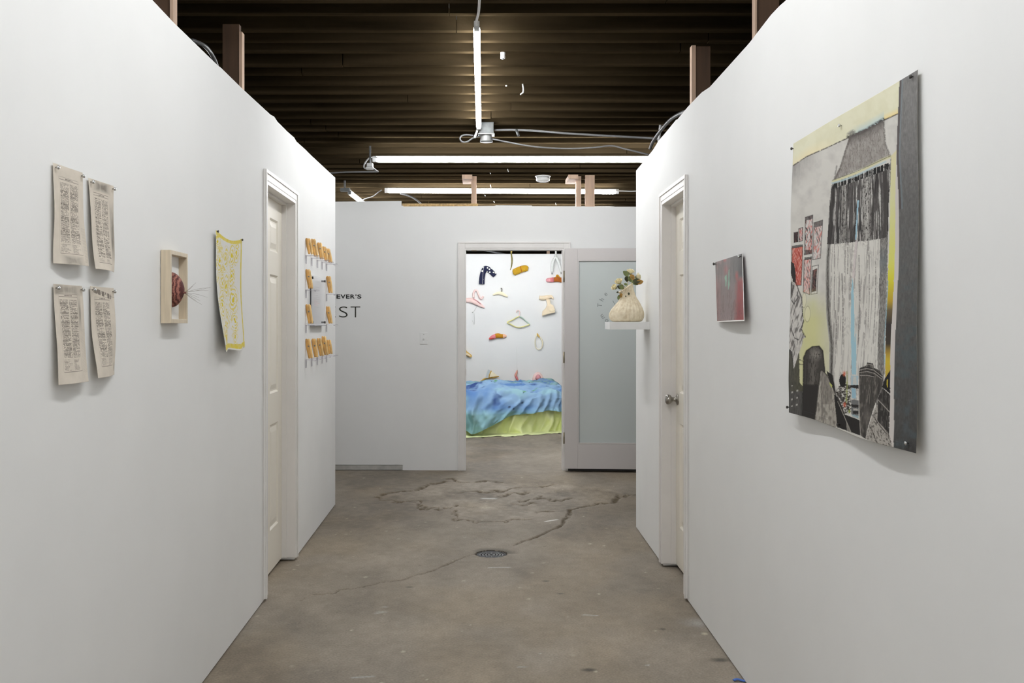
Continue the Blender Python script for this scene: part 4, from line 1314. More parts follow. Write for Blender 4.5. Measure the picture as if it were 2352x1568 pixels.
# ---- the big charcoal drawing
def K1(x, y): return (1810 + x / 4.7515, 150 + y / 4.7515)
def K2(x, y): return (1810 + x / 4.7515, 460 + y / 4.7515)
def K3(x, y): return (1810 + x / 5.058, 760 + y / 5.058)
def drawing_colour(px, py, u, v):
    c = np.ones(u.shape + (3,)) * rgb(208, 205, 198)
    rub = fbm(px * .45, py * .10, 200, 4)          # vertical charcoal rubbing
    rub2 = fbm(px * .9, py * .22, 210, 4)
    blot = fbm(px * .06, py * .05, 220, 4)
    cross = fbm(px * .35 + py * .1, py * .5, 230, 4)
    st1 = vnoise(px * .42 + .02 * py, py * .012, 240)
    st2 = vnoise(px * .85 - .01 * py, py * .02, 250)
    def mixin(col, a):
        nonlocal c
        a = np.clip(a, 0, 1)
        if a.ndim == 2:
            a = a[..., None]
        c = c * (1 - a) + (rgb(*col) if not isinstance(col, np.ndarray) else col) * a
    P = lambda pts: in_poly(px + 1.2 * (rub2 - .5), py + 2.0 * (cross - .5), pts).astype(float)
    def stroke(pts, w, col, k=.9, rough=.35):
        d = line_dist(px, py, pts)
        mixin(col, np.clip(1.4 - d / w, 0, 1) * k * np.clip((cross - rough) * 5 + .5, 0, 1))
    Y1 = (py - 150) * 4.7515; X1 = (px - 1810) * 4.7515; Y2 = (py - 460) * 4.7515; Y3 = (py - 760) * 5.058; X3 = (px - 1810) * 5.058
    # pale wall with soft smudges
    mixin((176, 172, 168), np.clip((blot - .42) * 2.2, 0, 1) * .55)
    wl = np.interp(X1, [85, 220, 450, 680, 850, 1060, 1225], [1090, 1000, 900, 790, 720, 600, 530])
    mixin((120, 114, 112), np.clip(1 - (Y1 - wl) / 330, 0, 1) * (Y1 > wl) * np.clip(1 - X1 / 420, 0, 1) * (.5 + .6 * rub))
    # yellow ceiling band
    band = (Y1 < wl) & (X1 < 1240)
    mixin((224, 221, 194), band * 1.0)
    mixin((214, 210, 178), band * np.clip((blot - .4) * 3, 0, 1) * .5)
    mixin((236, 220, 176), band * np.clip(1 - (wl - Y1) / 120, 0, 1) * np.clip(1 - np.abs(X1 - 250) / 330, 0, 1) * .8)
    mixin((238, 210, 130), band * np.clip(1 - (wl - Y1) / 70, 0, 1) * (X1 > 1050) * .8)
    mixin((168, 196, 205), band * np.clip(1 - (wl - Y1) / 110, 0, 1) * np.clip((X1 - 680) / 120, 0, 1) * (X1 < 1070) * .85)
    stroke([K1(85, 1090), K1(220, 1000), K1(450, 900), K1(680, 790)], 1.5, (70, 64, 60))
    stroke([K1(680, 780), K1(850, 715), K1(1065, 590)], 4.2, (58, 54, 52), .95)
    stroke([K1(690, 750), K1(730, 725)], 5.0, (110, 108, 106), .8)
    stroke([K1(1065, 600), K1(1225, 530)], 1.6, (62, 52, 46))
    # grey pelmet above the curtain
    val = P([K1(690, 780), K1(1065, 600), K1(1090, 850), K1(1130, 960), K1(1155, 990), K1(520, 1250), K1(600, 1080), K1(650, 900)])
    mixin((132, 124, 119), val * (.75 + .5 * (rub - .5)))
    mixin((92, 86, 83), val * np.clip((rub2 - .5) * 4, 0, 1) * .55)
    mixin((80, 74, 71), val * np.clip(1 - (Y1 - wl) / 110, 0, 1) * .8)
    stroke([K1(700, 800), K1(650, 930), K1(600, 1090), K1(540, 1245)], 2.2, (98, 90, 86), .7)
    stroke([K1(1068, 610), K1(1092, 860), K1(1150, 985)], 2.2, (92, 86, 82), .7)
    stroke([K1(555, 1100), K1(530, 1240)], 2.0, (90, 84, 80), .6)
    # strip to the right of the curtain: yellow, ochre, dark, then ochre again
    ystr = P([K1(1160, 990), K1(1222, 920), K2(1205, 0), K2(1195, 1568), K3(1285, 700), K3(1225, 560), K3(1205, 0), K2(1125, 1300), K2(1130, 700), K2(1150, 0)])
    tcol = np.stack([np.interp(py, [340, 460, 600, 640, 690, 712, 745, 790, 812, 830, 870], [lin(q_) for q_ in col]) for col in (
        (214, 212, 216, 214, 186, 110, 56, 66, 176, 208, 190), (206, 210, 214, 206, 156, 96, 50, 58, 146, 182, 160), (168, 160, 110, 60, 48, 66, 48, 48, 60, 58, 66))], -1)
    mixin(tcol, ystr)
    lite = P([K1(1228, 900), K1(1250, 900), K2(1245, 0), K2(1250, 900), K2(1245, 1568), K3(1325, 0), K3(1345, 1370), K3(1300, 1345), K3(1282, 700), K3(1280, 0), K2(1200, 1200), K2(1205, 0)])
    mixin((204, 197, 192), lite * .95)
    # curtain
    lx = np.interp(py, [412, 460, 600, 730, 790, 860, 905], [K1(505, 0)[0], K2(480, 0)[0], K2(448, 0)[0], K2(462, 0)[0], K2(490, 0)[0], K3(520, 0)[0], K3(560, 0)[0]])
    rx = np.interp(py, [360, 460, 600, 760, 860], [K1(1155, 0)[0], K2(1135, 0)[0], K2(1118, 0)[0], K2(1125, 0)[0], K3(1215, 0)[0]])
    topy = np.interp(px, [K1(505, 0)[0], K1(1155, 0)[0]], [K1(0, 1300)[1], K1(0, 1075)[1]])
    cur = ((px > lx) & (px < rx) & (py > topy) & (py < 990)).astype(float)
    split = np.interp(px, [1920, 2000, 2048], [K2(0, 480)[1], K2(0, 440)[1], K2(0, 405)[1]]) + 3 * (st2 - .5)
    upper = cur * (py < split); lower = cur * (py >= split)
    mixin((84, 80, 78), upper)
    mixin((42, 39, 38), upper * np.clip((st1 - .45) * 6, 0, 1) * .9)
    mixin((205, 202, 196), upper * np.clip((st2 - .66) * 7, 0, 1) * .85)
    mixin((190, 186, 180), upper * np.clip(1 - np.abs(X1 - 890) / 62, 0, 1) * (rub2 > .42) * .8)
    mixin((170, 166, 160), upper * np.clip(1 - np.abs(X1 - 640) / 50, 0, 1) * (rub2 > .48) * .6)
    mixin((60, 56, 55), upper * (rub2 < .40) * .5)
    mixin((214, 211, 203), lower)
    mixin((150, 144, 140), lower * np.clip((st1 - .55) * 4, 0, 1) * (rub > .42) * .75)
    mixin((110, 104, 102), lower * np.clip((st2 - .74) * 6, 0, 1) * .4)
    mixin((120, 112, 110), lower * np.clip((blot - .5) * 4, 0, 1) * (rub2 > .52) * .45)
    for xa, ya, xb, yb, w_ in ((545, 480, 545, 1200, .8), (630, 800, 635, 1568, 1.1), (810, 600, 805, 1568, 1.2), (985, 650, 990, 1568, .9), (915, 600, 915, 1400, .8), (690, 450, 690, 800, 1.1), (560, 1200, 560, 1568, .9)):
        stroke([K2(xa, ya), K2((xa + xb) / 2 + 4, (ya + yb) / 2), K2(xb, yb)], w_, (76, 70, 68), .75)
    # borders of the curtain
    bl = cur * np.clip(1.2 - np.abs(px - lx - 5) / 5.5, 0, 1)
    mixin((56, 52, 50), bl * (.6 + .5 * rub2))
    br = cur * ((px > rx - 18 + 3 * (st2 - .5)) & (px < rx - 1.5))
    mixin((70, 66, 64), br * (.65 + .6 * (rub2 - .4)))
    mixin((96, 110, 116), br * np.clip(1 - np.abs(py - 600) / 40, 0, 1) * .5)
    stroke([K1(1158, 1000), K1(1150, 1300), K2(1130, 0), K2(1112, 500), K2(1120, 900), K2(1120, 1568), K3(1210, 500)], 1.0, (50, 46, 44), .8)
    stroke([K2(1130, 880), K2(1122, 1568), K3(1212, 400)], 1.3, (150, 186, 198), .8)
    # gathered heading of the curtain and the rail
    ruff = ((px > lx) & (px < rx - 4) & (py > topy - 4) & (py < topy + 11)).astype(float)
    mixin((26, 24, 24), ruff * (st2 + .35 * cross > .56))
    mixin((214, 212, 206), ruff * (st2 + .35 * cross < .44) * .8)
    stroke([K1(515, 1265), K1(600, 1235), K1(760, 1175), K1(900, 1110), K1(1050, 1035), K1(1155, 995)], 3.2, (205, 200, 160), .95, .1)
    stroke([K1(505, 1285), K1(600, 1260), K1(760, 1205), K1(900, 1140), K1(1100, 1050)], 2.0, (176, 194, 198), .9, .1)
    stroke([K1(505, 1255), K1(760, 1160), K1(1155, 988)], .9, (54, 50, 46), .8)
    # blue slit of light
    slit = P([K2(788, 0), K2(806, 0), K2(785, 420), K2(770, 440)])
    mixin((158, 190, 205), slit)
    slit = P([K2(738, 850), K2(748, 900), K2(765, 1568), K3(830, 0), K3(850, 505), K3(792, 505), K3(765, 0), K2(718, 1450), K2(724, 1000)])
    mixin((160, 196, 208), slit)
    mixin((205, 190, 192), P([K2(770, 440), K2(795, 440), K2(760, 850), K2(735, 850)]) * .5)
    # the pictures on the drawn wall
    scr = fbm(px * .8 + py * .30, py * .07 - px * .05, 300, 3); scr2 = fbm(px * .7 - py * .22, py * .09 + px * .06, 305, 3)
    def pic(poly, a, b, d):
        q_ = P(poly)
        mixin(a, q_)
        mixin(b, q_ * np.clip((scr - .53) * 9, 0, 1) * .85)
        mixin(d, q_ * np.clip((.42 - scr2) * 10, 0, 1))
        for p0, p1 in zip(poly, poly[1:] + poly[:1]):
            stroke([p0, p1], .9, (48, 42, 40), .8, .2)
    pic([K2(110, 352), K2(148, 345), K2(148, 450), K2(112, 460)], (64, 50, 50), (110, 70, 66), (40, 34, 34))
    pic([K2(156, 310), K2(195, 295), K2(192, 440), K2(160, 450)], (205, 180, 176), (196, 120, 110), (60, 52, 52))
    pic([K2(222, 185), K2(296, 160), K2(288, 580), K2(212, 594)], (206, 200, 196), (206, 110, 98), (72, 64, 62))
    mixin((78, 72, 72), P([K2(222, 185), K2(298, 160), K2(296, 200), K2(222, 225)]) * .85)
    mixin((56, 50, 50), P([K2(216, 545), K2(288, 535), K2(286, 580), K2(212, 592)]) * .8)
    pic([K2(308, 245), K2(402, 215), K2(385, 630), K2(300, 648)], (208, 203, 198), (204, 120, 110), (110, 102, 100))
    mixin((86, 80, 78), P([K2(308, 245), K2(402, 215), K2(398, 275), K2(308, 300)]) * .85)
    pic([K2(90, 520), K2(195, 500), K2(188, 925), K2(130, 930), K2(90, 760)], (196, 102, 88), (214, 168, 156), (166, 70, 60))
    mixin((70, 66, 64), P([K2(88, 495), K2(198, 480), K2(196, 505), K2(88, 522)]) * .85)
    pic([K2(210, 650), K2(286, 635), K2(280, 1028), K2(212, 1000)], (212, 190, 184), (214, 122, 112), (126, 112, 108))
    mixin((60, 56, 54), P([K2(212, 622), K2(290, 612), K2(288, 640), K2(212, 655)]) * .85)
    pic([K2(297, 720), K2(365, 705), K2(360, 1015), K2(295, 1025)], (214, 210, 203), (214, 210, 203), (190, 186, 180))
    pic([K2(307, 765), K2(350, 745), K2(345, 985), K2(303, 1000)], (74, 58, 56), (150, 100, 92), (40, 34, 34))
    # yellow lower wall
    yl = np.clip((Y2 - 950) / 350, 0, 1) * (px < lx) * (py < K3(0, 700)[1])
    mixin((208, 206, 146), yl * np.clip(1.15 - np.abs(X1 - 300) / 260, 0, 1) * .9)
    mixin((200, 206, 120), yl * np.clip(1 - np.abs(X1 - 320) / 60, 0, 1) * np.clip(1 - np.abs(Y2 - 1120) / 120, 0, 1) * .5)
    for ccx, ccy, r0, r1 in ((225, 1090, 22, 80), (265, 1240, 28, 85)):
        X, Y = K2(ccx, ccy)
        q_ = np.hypot((px - X) / (r0 / 4.75), (py - Y) / (r1 / 4.75))
        mixin((226, 222, 190), (q_ < 1) * .5)
        mixin((120, 112, 90), np.clip(1 - np.abs(q_ - 1) / .12, 0, 1) * .6)
    # standing figure at the edge
    fig = P([K2(80, 880), K2(120, 900), K2(165, 985), K2(200, 1060), K2(228, 1310), K2(215, 1440), K2(250, 1490), K3(245, 90), K3(235, 150), K3(150, 440), K3(125, 300), K3(80, 200), K2(80, 1568)])
    mixin((206, 202, 196), fig)
    mixin((70, 64, 62), fig * np.clip((fbm(px * .42 + py * .10, py * .07, 310, 3) - .52) * 6, 0, 1) * .8)
    mixin((120, 114, 112), fig * np.clip((rub - .5) * 4, 0, 1) * .5)
    for pts in ([(135, 900), (165, 985), (198, 1060), (215, 1250), (228, 1320), (205, 1400), (250, 1490)], [(95, 1090), (120, 1130), (160, 1060), (150, 1000)], [(100, 1400), (140, 1500), (180, 1520)]):
        stroke([K2(*p) for p in pts], 1.4, (50, 45, 43), .85)
    mixin((46, 42, 40), P([K2(80, 668), K2(112, 690), K2(128, 800), K2(132, 900), K2(105, 890), K2(80, 790)]))
    mixin((58, 54, 52), P([K2(80, 900), K2(118, 930), K2(105, 1040), K2(80, 1090)]) * .7)
    trou = P([K3(60, 180), K3(130, 240), K3(150, 440), K3(205, 250), K3(215, 600), K3(250, 640), K3(252, 1010), K3(90, 960), K3(60, 600)])
    mixin((44, 41, 39), trou * (.9 + .15 * (rub - .5)))
    dots = ((np.sin(X3 / 9.5) > .55) & (np.sin(Y3 / 13 + X3 / 40) > .72) & (Y3 > 630) & (Y3 < 880) & (X3 > 125) & (X3 < 225))
    mixin((188, 184, 178), dots * trou * .8)
    stroke([K3(205, 330), K3(250, 350)], 1.2, (50, 46, 44)); stroke([K3(210, 385), K3(250, 390)], 1.2, (50, 46, 44))
    # chairs and clutter
    ch1 = P([K3(255, 1010), K3(252, 310), K3(280, 230), K3(340, 182), K3(410, 175), K3(448, 230), K3(475, 480), K3(430, 520), K3(400, 1065)])
    mixin((66, 62, 58), ch1)
    mixin((172, 166, 158), ch1 * np.clip(1 - np.abs(X3 - 375) / 75, 0, 1) * np.clip(1 - np.abs(Y3 - 270) / 90, 0, 1) * (rub2 > .4) * .8)
    mixin((120, 115, 108), ch1 * np.clip(1 - np.abs(X3 - 350) / 70, 0, 1) * (Y3 < 640) * (rub > .45) * .6)
    mixin((40, 37, 35), ch1 * (Y3 > 620) * .8)
    stroke([K3(255, 1000), K3(252, 310), K3(280, 230), K3(340, 182), K3(410, 175), K3(448, 230), K3(472, 470)], 1.6, (38, 34, 32), .9, .2)
    stroke([K3(288, 1000), K3(288, 330)], 1.2, (46, 42, 40), .8)
    ch2 = P([K3(385, 1062), K3(405, 700), K3(422, 470), K3(440, 450), K3(500, 515), K3(592, 705), K3(632, 1118)])
    mixin((170, 164, 154), ch2)
    mixin((92, 87, 82), ch2 * np.clip((rub - .45) * 5, 0, 1) * .65)
    mixin((110, 104, 98), ch2 * (X3 > 440) * (X3 < 555) * (Y3 < 850) * .55)
    stroke([K3(385, 1062), K3(405, 700), K3(422, 470), K3(440, 450), K3(500, 515), K3(560, 630), K3(600, 740), K3(632, 1118)], 1.3, (50, 46, 42), .85, .25)
    mixin((38, 35, 33), P([K3(488, 460), K3(560, 510), K3(604, 725), K3(545, 630)]))
    mixin((200, 204, 110), P([K3(525, 590), K3(560, 630), K3(556, 665), K3(530, 620)]) * .8)
    dk = P([K3(582, 735), K3(640, 780), K3(720, 970), K3(925, 1040), K3(930, 1215), K3(800, 1175), K3(632, 1118)])
    mixin((36, 33, 31), dk)
    mixin((150, 145, 138), P([K3(735, 1040), K3(805, 1175), K3(745, 1150)]) * .8)
    stroke([K3(630, 820), K3(735, 1040), K3(800, 1172)], .9, (176, 170, 160), .8, .2)
    clut = P([K3(600, 700), K3(640, 640), K3(720, 600), K3(790, 640), K3(800, 950), K3(700, 960), K3(640, 850)])
    mixin((60, 55, 50), clut * np.clip((cross - .36) * 6, 0, 1))
    X, Y = K3(682, 575); q_ = np.hypot((px - X) / 8.2, (py - Y) / 15)
    mixin((28, 25, 24), q_ < 1)
    for a_, b_, r_, col in ((700, 495, 4.2, (206, 98, 60)), (714, 855, 4.2, (200, 92, 60)), (775, 935, 3.2, (150, 160, 60)), (735, 600, 2.5, (180, 184, 110)), (735, 700, 2.5, (170, 176, 104)), (733, 790, 2.5, (176, 180, 110))):
        X, Y = K3(a_, b_); q_ = np.hypot(px - X, (py - Y) * .7)
        mixin(col, np.clip(1.3 - q_ / r_, 0, 1) * .9)
    stroke([K3(730, 470), K3(742, 600), K3(735, 830)], 1.6, (150, 156, 96), .8)
    mixin((172, 192, 200), P([K3(785, 515), K3(880, 520), K3(875, 625), K3(790, 630)]))
    mixin((204, 200, 190), P([K3(815, 530), K3(850, 530), K3(865, 620), K3(810, 620)]) * .8)
    mixin((38, 35, 34), P([K3(780, 630), K3(890, 625), K3(892, 672), K3(785, 655)]))
    mixin((150, 184, 200), P([K3(795, 658), K3(850, 670), K3(862, 785), K3(805, 780)]))
    mixin((112, 112, 112), P([K3(798, 795), K3(898, 805), K3(900, 1020), K3(800, 960)]))
    mixin((40, 37, 36), P([K3(800, 850), K3(898, 860), K3(898, 890), K3(805, 885)]))
    mixin((40, 37, 36), P([K3(820, 930), K3(900, 930), K3(900, 960), K3(830, 965)]))
    mixin((180, 176, 168), P([K3(825, 895), K3(890, 905), K3(890, 925), K3(828, 920)]))
    mixin((150, 176, 186), P([K3(800, 965), K3(900, 985), K3(900, 1015), K3(810, 985)]) * .8)
    case = P([K3(885, 500), K3(895, 430), K3(980, 398), K3(988, 365), K3(1060, 375), K3(1075, 425), K3(1160, 465), K3(1197, 560), K3(1190, 650), K3(1150, 750), K3(1100, 880), K3(1040, 1080), K3(1000, 1250), K3(930, 1212), K3(905, 900)])
    mixin((72, 68, 64), case)
    mixin((132, 126, 118), case * np.clip((rub - .5) * 5, 0, 1) * .6)
    mixin((40, 37, 35), case * np.clip((st1 - .6) * 6, 0, 1) * .6)
    mixin((122, 116, 110), case * np.clip(1 - np.abs(X3 - 1010) / 60, 0, 1) * np.clip(1 - np.abs(Y3 - 1000) / 160, 0, 1) * .6)
    for pts in ([(890, 440), (980, 420), (1080, 440), (1190, 520)], [(892, 470), (990, 455), (1090, 478), (1185, 545)], [(900, 500), (1000, 500), (1090, 520)], [(985, 400), (990, 370), (1055, 380), (1068, 420)]):
        stroke([K3(*p) for p in pts], 1.0, (26, 24, 23), .9, .2)
        stroke([K3(p[0], p[1] + 14) for p in pts], .7, (190, 184, 176), .7, .3)
    stroke([K3(885, 500), K3(905, 900), K3(932, 1212)], 1.0, (190, 184, 176), .7, .3)
    mixin((30, 27, 26), P([K3(1190, 650), K3(1222, 545), K3(1282, 450), K3(1284, 730), K3(1230, 680)]))
    mixin((196, 176, 60), P([K3(1242, 570), K3(1258, 560), K3(1260, 650), K3(1246, 660)]) * .8)
    chr_ = P([K3(1150, 760), K3(1200, 662), K3(1286, 745), K3(1290, 1190), K3(1250, 1180), K3(1150, 1040)])
    mixin((50, 47, 45), chr_)
    mixin((112, 107, 103), chr_ * np.clip((rub - .52) * 5, 0, 1) * .55)
    stroke([K3(1150, 800), K3(1230, 880), K3(1286, 940)], 1.0, (176, 170, 162), .8, .2)
    clo = P([K3(1000, 1252), K3(1085, 975), K3(1110, 900), K3(1145, 850), K3(1150, 1040), K3(1290, 1190), K3(1345, 1372), K3(1160, 1305)])
    mixin((172, 166, 158), clo)
    mixin((70, 66, 62), clo * np.clip((fbm(px * .5 - py * .25, py * .22 + px * .1, 320, 3) - .55) * 8, 0, 1) * .8)
    stroke([K3(1085, 975), K3(1150, 1060), K3(1250, 1180)], 1.3, (48, 44, 42), .85)
    stroke([K3(1050, 1090), K3(1160, 1300)], 1.3, (56, 52, 48), .8)
    # dark curtain strip at the right margin
    sl = np.interp(py, [150, 250, 360, 460, 600, 790, 900, 1035], [K1(1240, 0)[0], K1(1232, 0)[0], K1(1222, 0)[0], K2(1245, 0)[0], K2(1247, 0)[0], K3(1325, 0)[0], K3(1328, 0)[0], K3(1350, 0)[0]])
    strip = (px > sl).astype(float)
    tone = np.interp(py, [150, 330, 480, 700, 1050], [126, 118, 100, 92, 74])
    tl = np.array([lin(q_) for q_ in range(256)])[np.clip(tone, 0, 255).astype(int)]
    sc3 = np.stack([tl * 1.03, tl * 1.0, tl * .97], -1)
    mixin(sc3 * (1 + .5 * (rub - .5)[..., None] + .35 * (rub2 - .5)[..., None]), strip)
    mixin((84, 96, 100), strip * np.clip((blot - .48) * 4, 0, 1) * np.clip((py - 500) / 200, 0, 1) * .5)
    mixin((82, 74, 74), strip * (py < 480) * (px < sl + 5) * .8)
    mixin((120, 138, 146), strip * (py < 480) * np.clip(1 - np.abs(px - sl - 7) / 2.5, 0, 1) * .6)
    mixin((40, 37, 36), strip * np.clip((py - 990) / 50, 0, 1) * (rub > .45) * .5)
    return c * 0.96
M_DRAW = attr_mat('drawing_paper', 0.85, 0.2)
def dbend(u, v):
    return .004 + .010 * v ** 3 * (1 + np.sin(u * 9.5 + .4)) + .006 * v * np.sin(u * 6 + 2) ** 2 + .003 * np.sin(v * 6 + u * 4) ** 2 + 0.006 * (1 - u) ** 4 * np.sin(v * math.pi)
def dedge(u, v):
    return -.004 * np.exp(-((v - .88) / .06) ** 2) * (1 - u), .004 * np.sin(u * 8) * (v > .98)
o, V = sheet(RW, [(1825, 330), (2114, 160), (2121, 1045), (1829, 947)], (.003, .003, .008, .004), 330, 900, dbend, drawing_colour, M_DRAW, 'drawing', 'large unframed charcoal and pastel drawing of a curtained room', 'drawing', None, 0.0006, dedge)
for uu, vv, mm in ((.006, .02, M_DARKPIN), (.48, .035, M_STEELPIN), (.975, .012, M_DARKPIN), (.005, .98, M_DARKPIN), (.47, .985, M_DARKPIN), (.965, .975, M_STEELPIN)):
    pin(RW, Vector(V[int(vv * 899), int(uu * 329)]), mm, o, 0.0045, 0.009)

# ================================================================== WOODEN PEGS ON CLEAR LEDGES
M_ACR = film_mat('clear_acrylic', (0.97, 0.97, 0.975, 1), (0.66, 0.63, 0.70, 1), 0.22, 0.05)
M_PEG = mat('golden_peg_wood', S(232, 194, 130), 0.5, noise=(55, 0.28, (1, 1, 0.35)))
M_PEG2 = mat('amber_peg_wood', S(208, 158, 86), 0.5, noise=(55, 0.3, (1, 1, 0.35)))
M_PEGD = mat('dark_peg_wood', S(120, 80, 36), 0.6, noise=(50, 0.2))
M_WIRE = mat('peg_spring', (0.25, 0.24, 0.22, 1), 0.35, metal=0.9, noise=(50, 0.1))
col_px = [704, 717, 730, 741, 751]
colY = [LW.Y(p, 0.004) for p in col_px]
rowz = [1.750, 1.542, 1.331, 1.120]
slots = [(0, c) for c in range(5)] + [(1, 0), (1, 4), (2, 0), (2, 4)] + [(3, c) for c in range(5)]
heights = {(0, 0): .108, (0, 1): .122, (0, 2): .118, (0, 3): .108, (0, 4): .110, (1, 0): .128, (1, 4): .128, (2, 0): .128, (2, 4): .130, (3, 0): .130, (3, 1): .128, (3, 2): .128, (3, 3): .138, (3, 4): .110}
row_word = ['top row', 'row beside the clear panel\'s upper half', 'row beside the clear panel\'s lower half', 'bottom row']
def ledge_label(r, c):
    if r in (1, 2):
        return ('nearer the cream door' if c == 0 else 'nearer the partition\'s end') + (' by the sign\'s upper half' if r == 1 else ' by the sign\'s lower half')
    nth = ['first', 'second', 'third', 'fourth', 'fifth'][c]
    return f'{nth} from the cream door in the {"top" if r == 0 else "bottom"} row'
for (r, c) in slots:
    Y, z = colY[c], rowz[r]
    o3 = LW.pt(Y, z, 0)
    UP = Vector((0, 0, 1))
    ld = thing('acrylic_ledge', o3, f'clear acrylic ledge, {ledge_label(r, c)}', 'ledge', 'clear acrylic ledges')
    framed_box('shelf', o3, LW.t, LW.n, UP, (-0.034, 0.003, -0.004), (0.034, 0.078, 0.0), M_ACR, ld, 0.0008)
    framed_box('back_plate', o3, LW.t, LW.n, UP, (-0.02, 0.0005, -0.05), (0.02, 0.003, 0.0), M_ACR, ld)
    for dx in (-0.02, 0.02):
        lathe('stud', [(0.004, 0), (0.004, 0.006)], o3 + LW.t * dx + LW.n * .055 - UP * .004, -UP, M_ACR, ld, 10)
    # peg: two tapering jaws leaning on the wall, joined by a spring
    hgt = heights[(r, c)]
    pg = thing('wooden_peg', o3 + LW.n * 0.04, f'golden wooden peg leaning on the wall, {ledge_label(r, c)}', 'peg', 'golden wooden pegs')
    lean = 0.019 + 0.003 * math.sin(r * 3 + c * 2)
    odd = (r, c) in ((3, 4), (0, 0))
    foot = LW.n * 0.030
    yaw = 0.25 * math.sin(c * 1.7 + r)
    tdir = (LW.t * math.cos(yaw) + LW.n * math.sin(yaw) * .3).normalized()
    for s_i, sgn in enumerate((-1, 1)):
        prof = [(0.0, .0055), (.10, .0065), (.45, .0082), (.72, .0084), (.78, .0066), (.84, .0088), (.95, .0078), (1.0, .004)]
        bm = bmesh.new()
        path, rad = [], []
        for k in range(17):
            t_ = k / 16
            off = sgn * (0.0085 + (0.010 if odd else 0.002) * (1 - t_))
            path.append(o3 + foot + UP * (0.0075 + t_ * (hgt - .012)) - LW.n * (lean * t_) + tdir * off * 1.0 + LW.n * (0.011 * (s_i * 2 - 1) * .5))
            rad.append(float(np.interp(t_, [p_[0] for p_ in prof], [p_[1] for p_ in prof])))
        add_sweep(bm, path, rad, 12, 1.15, LW.n)
        link('jaw', mesh_of(bm, smooth=True), M_PEG if s_i else M_PEG2, pg)
    bm = bmesh.new()
    mid_p = o3 + foot + UP * hgt * .62 - LW.n * (lean * .62)
    add_sweep(bm, [mid_p - tdir * .017, mid_p + tdir * .017], 0.005, 10)
    link('spring', mesh_of(bm, smooth=True), M_WIRE, pg)

# clear panel on dark stand-offs
pl = thing('text_sign', LW.pt(6.55, 1.34, 0), 'clear acrylic text panel on dark stand-offs between the pegs', 'panel')
PY0, PY1 = LW.Y(716.5, .022), LW.Y(746.5, .022)
po = LW.pt(PY0, 0, 0)
pw = (PY1 - PY0) / LW.t.y
pz0, pz1 = 1.332, 1.636
fbp = lambda n, lo, hi, m, par, bev=0.0: framed_box(n, po, LW.t, LW.n, Vector((0, 0, 1)), lo, hi, m, par, bev)
M_PANEL = film_mat('panel_acrylic', (0.97, 0.97, 0.97, 1), (0.66, 0.65, 0.68, 1), 0.14, 0.04)
fbp('sheet', (0, .018, pz0), (pw, .022, pz1), M_PANEL, pl)
fbp('dark_edge', (-.004, .010, pz0 + .006), (0.0, .018, pz1 + .002), mat('dark_panel_edge', (0.05, 0.052, 0.056, 1), 0.4, noise=(20, 0.2)), pl)
for uu in (0.018, pw - 0.018):
    for zz in (pz0 + .014, pz1 - .016):
        lathe('standoff', [(.006, 0), (.006, .02), (.0085, .021), (.0085, .027), (.006, .028)], po + LW.t * uu + LW.n * .0005 + Vector((0, 0, zz)), LW.n, M_DARKPIN, pl, 14)
M_FAINT = mat('faint_print', (0.42, 0.40, 0.41, 1), 0.6, noise=(40, 0.2))
M_FAINTR = mat('faint_pink_print', (0.60, 0.36, 0.36, 1), 0.6, noise=(40, 0.2))
for k in range(16):
    zz = pz1 - .07 - k * .0125
    L = random.uniform(.25, .7)
    fbp('print_line', (.09, .0222, zz), (.09 + (pw - .18) * L, .0224, zz + .0022), M_FAINTR if k in (7, 8, 9) else M_FAINT, pl)
framed_box('tray', LW.pt(PY0 + .05, 0, 0), LW.t, LW.n, Vector((0, 0, 1)), (0, .0, pz0 - .010), (pw - .06, .03, pz0 - .004), mat('grey_tray', (0.30, 0.30, 0.32, 1), 0.4, noise=(20, 0.1)), pl)

# ================================================================== SHELF, BASKET VASE, ROSES
SY0 = RW.Y(1493)
SP = 0.742
sx1 = RX0 + RM * SY0
SD = SP / ((1389 - CX) / FPX) - SY0
szt, szb = H - (739 - CY) * SY0 / FPX, H - (756.5 - CY) * SY0 / FPX
o3 = RW.pt(SY0, 0, 0)
framed = framed_box('wall_shelf', o3, RW.t, RW.n, Vector((0, 0, 1)), (0, 0.0, szb), (SD, sx1 - SP, szt), M_WHITE, None, 0.0012)
tag(framed, 'small thick white shelf on the partition holding the basket vase', 'shelf')
vY = SY0 + SD * .5
sv = vY / FPX
def VZ(x, y):          # vase close-up pixel -> (X, Z)
    px, py = 1350 + x / 9.8, 600 + y / 9.8
    return (px - CX) * sv, H - (py - CY) * sv
def vase_r(r): return r / 9.8 * sv
m = bpy.data.materials.new('pale_wicker'); m.use_nodes = True
nt = m.node_tree; pb_ = nt.nodes['Principled BSDF']; pb_.inputs['Roughness'].default_value = .7
tc = nt.nodes.new('ShaderNodeTexCoord')
nz = nt.nodes.new('ShaderNodeTexNoise'); nz.inputs['Scale'].default_value = 40; nz.inputs['Detail'].default_value = 6
nt.links.new(tc.outputs['Object'], nz.inputs['Vector'])
cr = nt.nodes.new('ShaderNodeValToRGB')
cr.color_ramp.elements[0].position = .3; cr.color_ramp.elements[0].color = S(214, 197, 166)
cr.color_ramp.elements[1].position = .7; cr.color_ramp.elements[1].color = S(242, 231, 206)
nt.links.new(nz.outputs['Fac'], cr.inputs['Fac']); nt.links.new(cr.outputs[0], pb_.inputs['Base Color'])
M_WICK = m
vr = thing('basket_vase', (VZ(870, 1350)[0], vY, szt), 'pale woven wicker vase with a slanted mouth on the white shelf', 'vase')
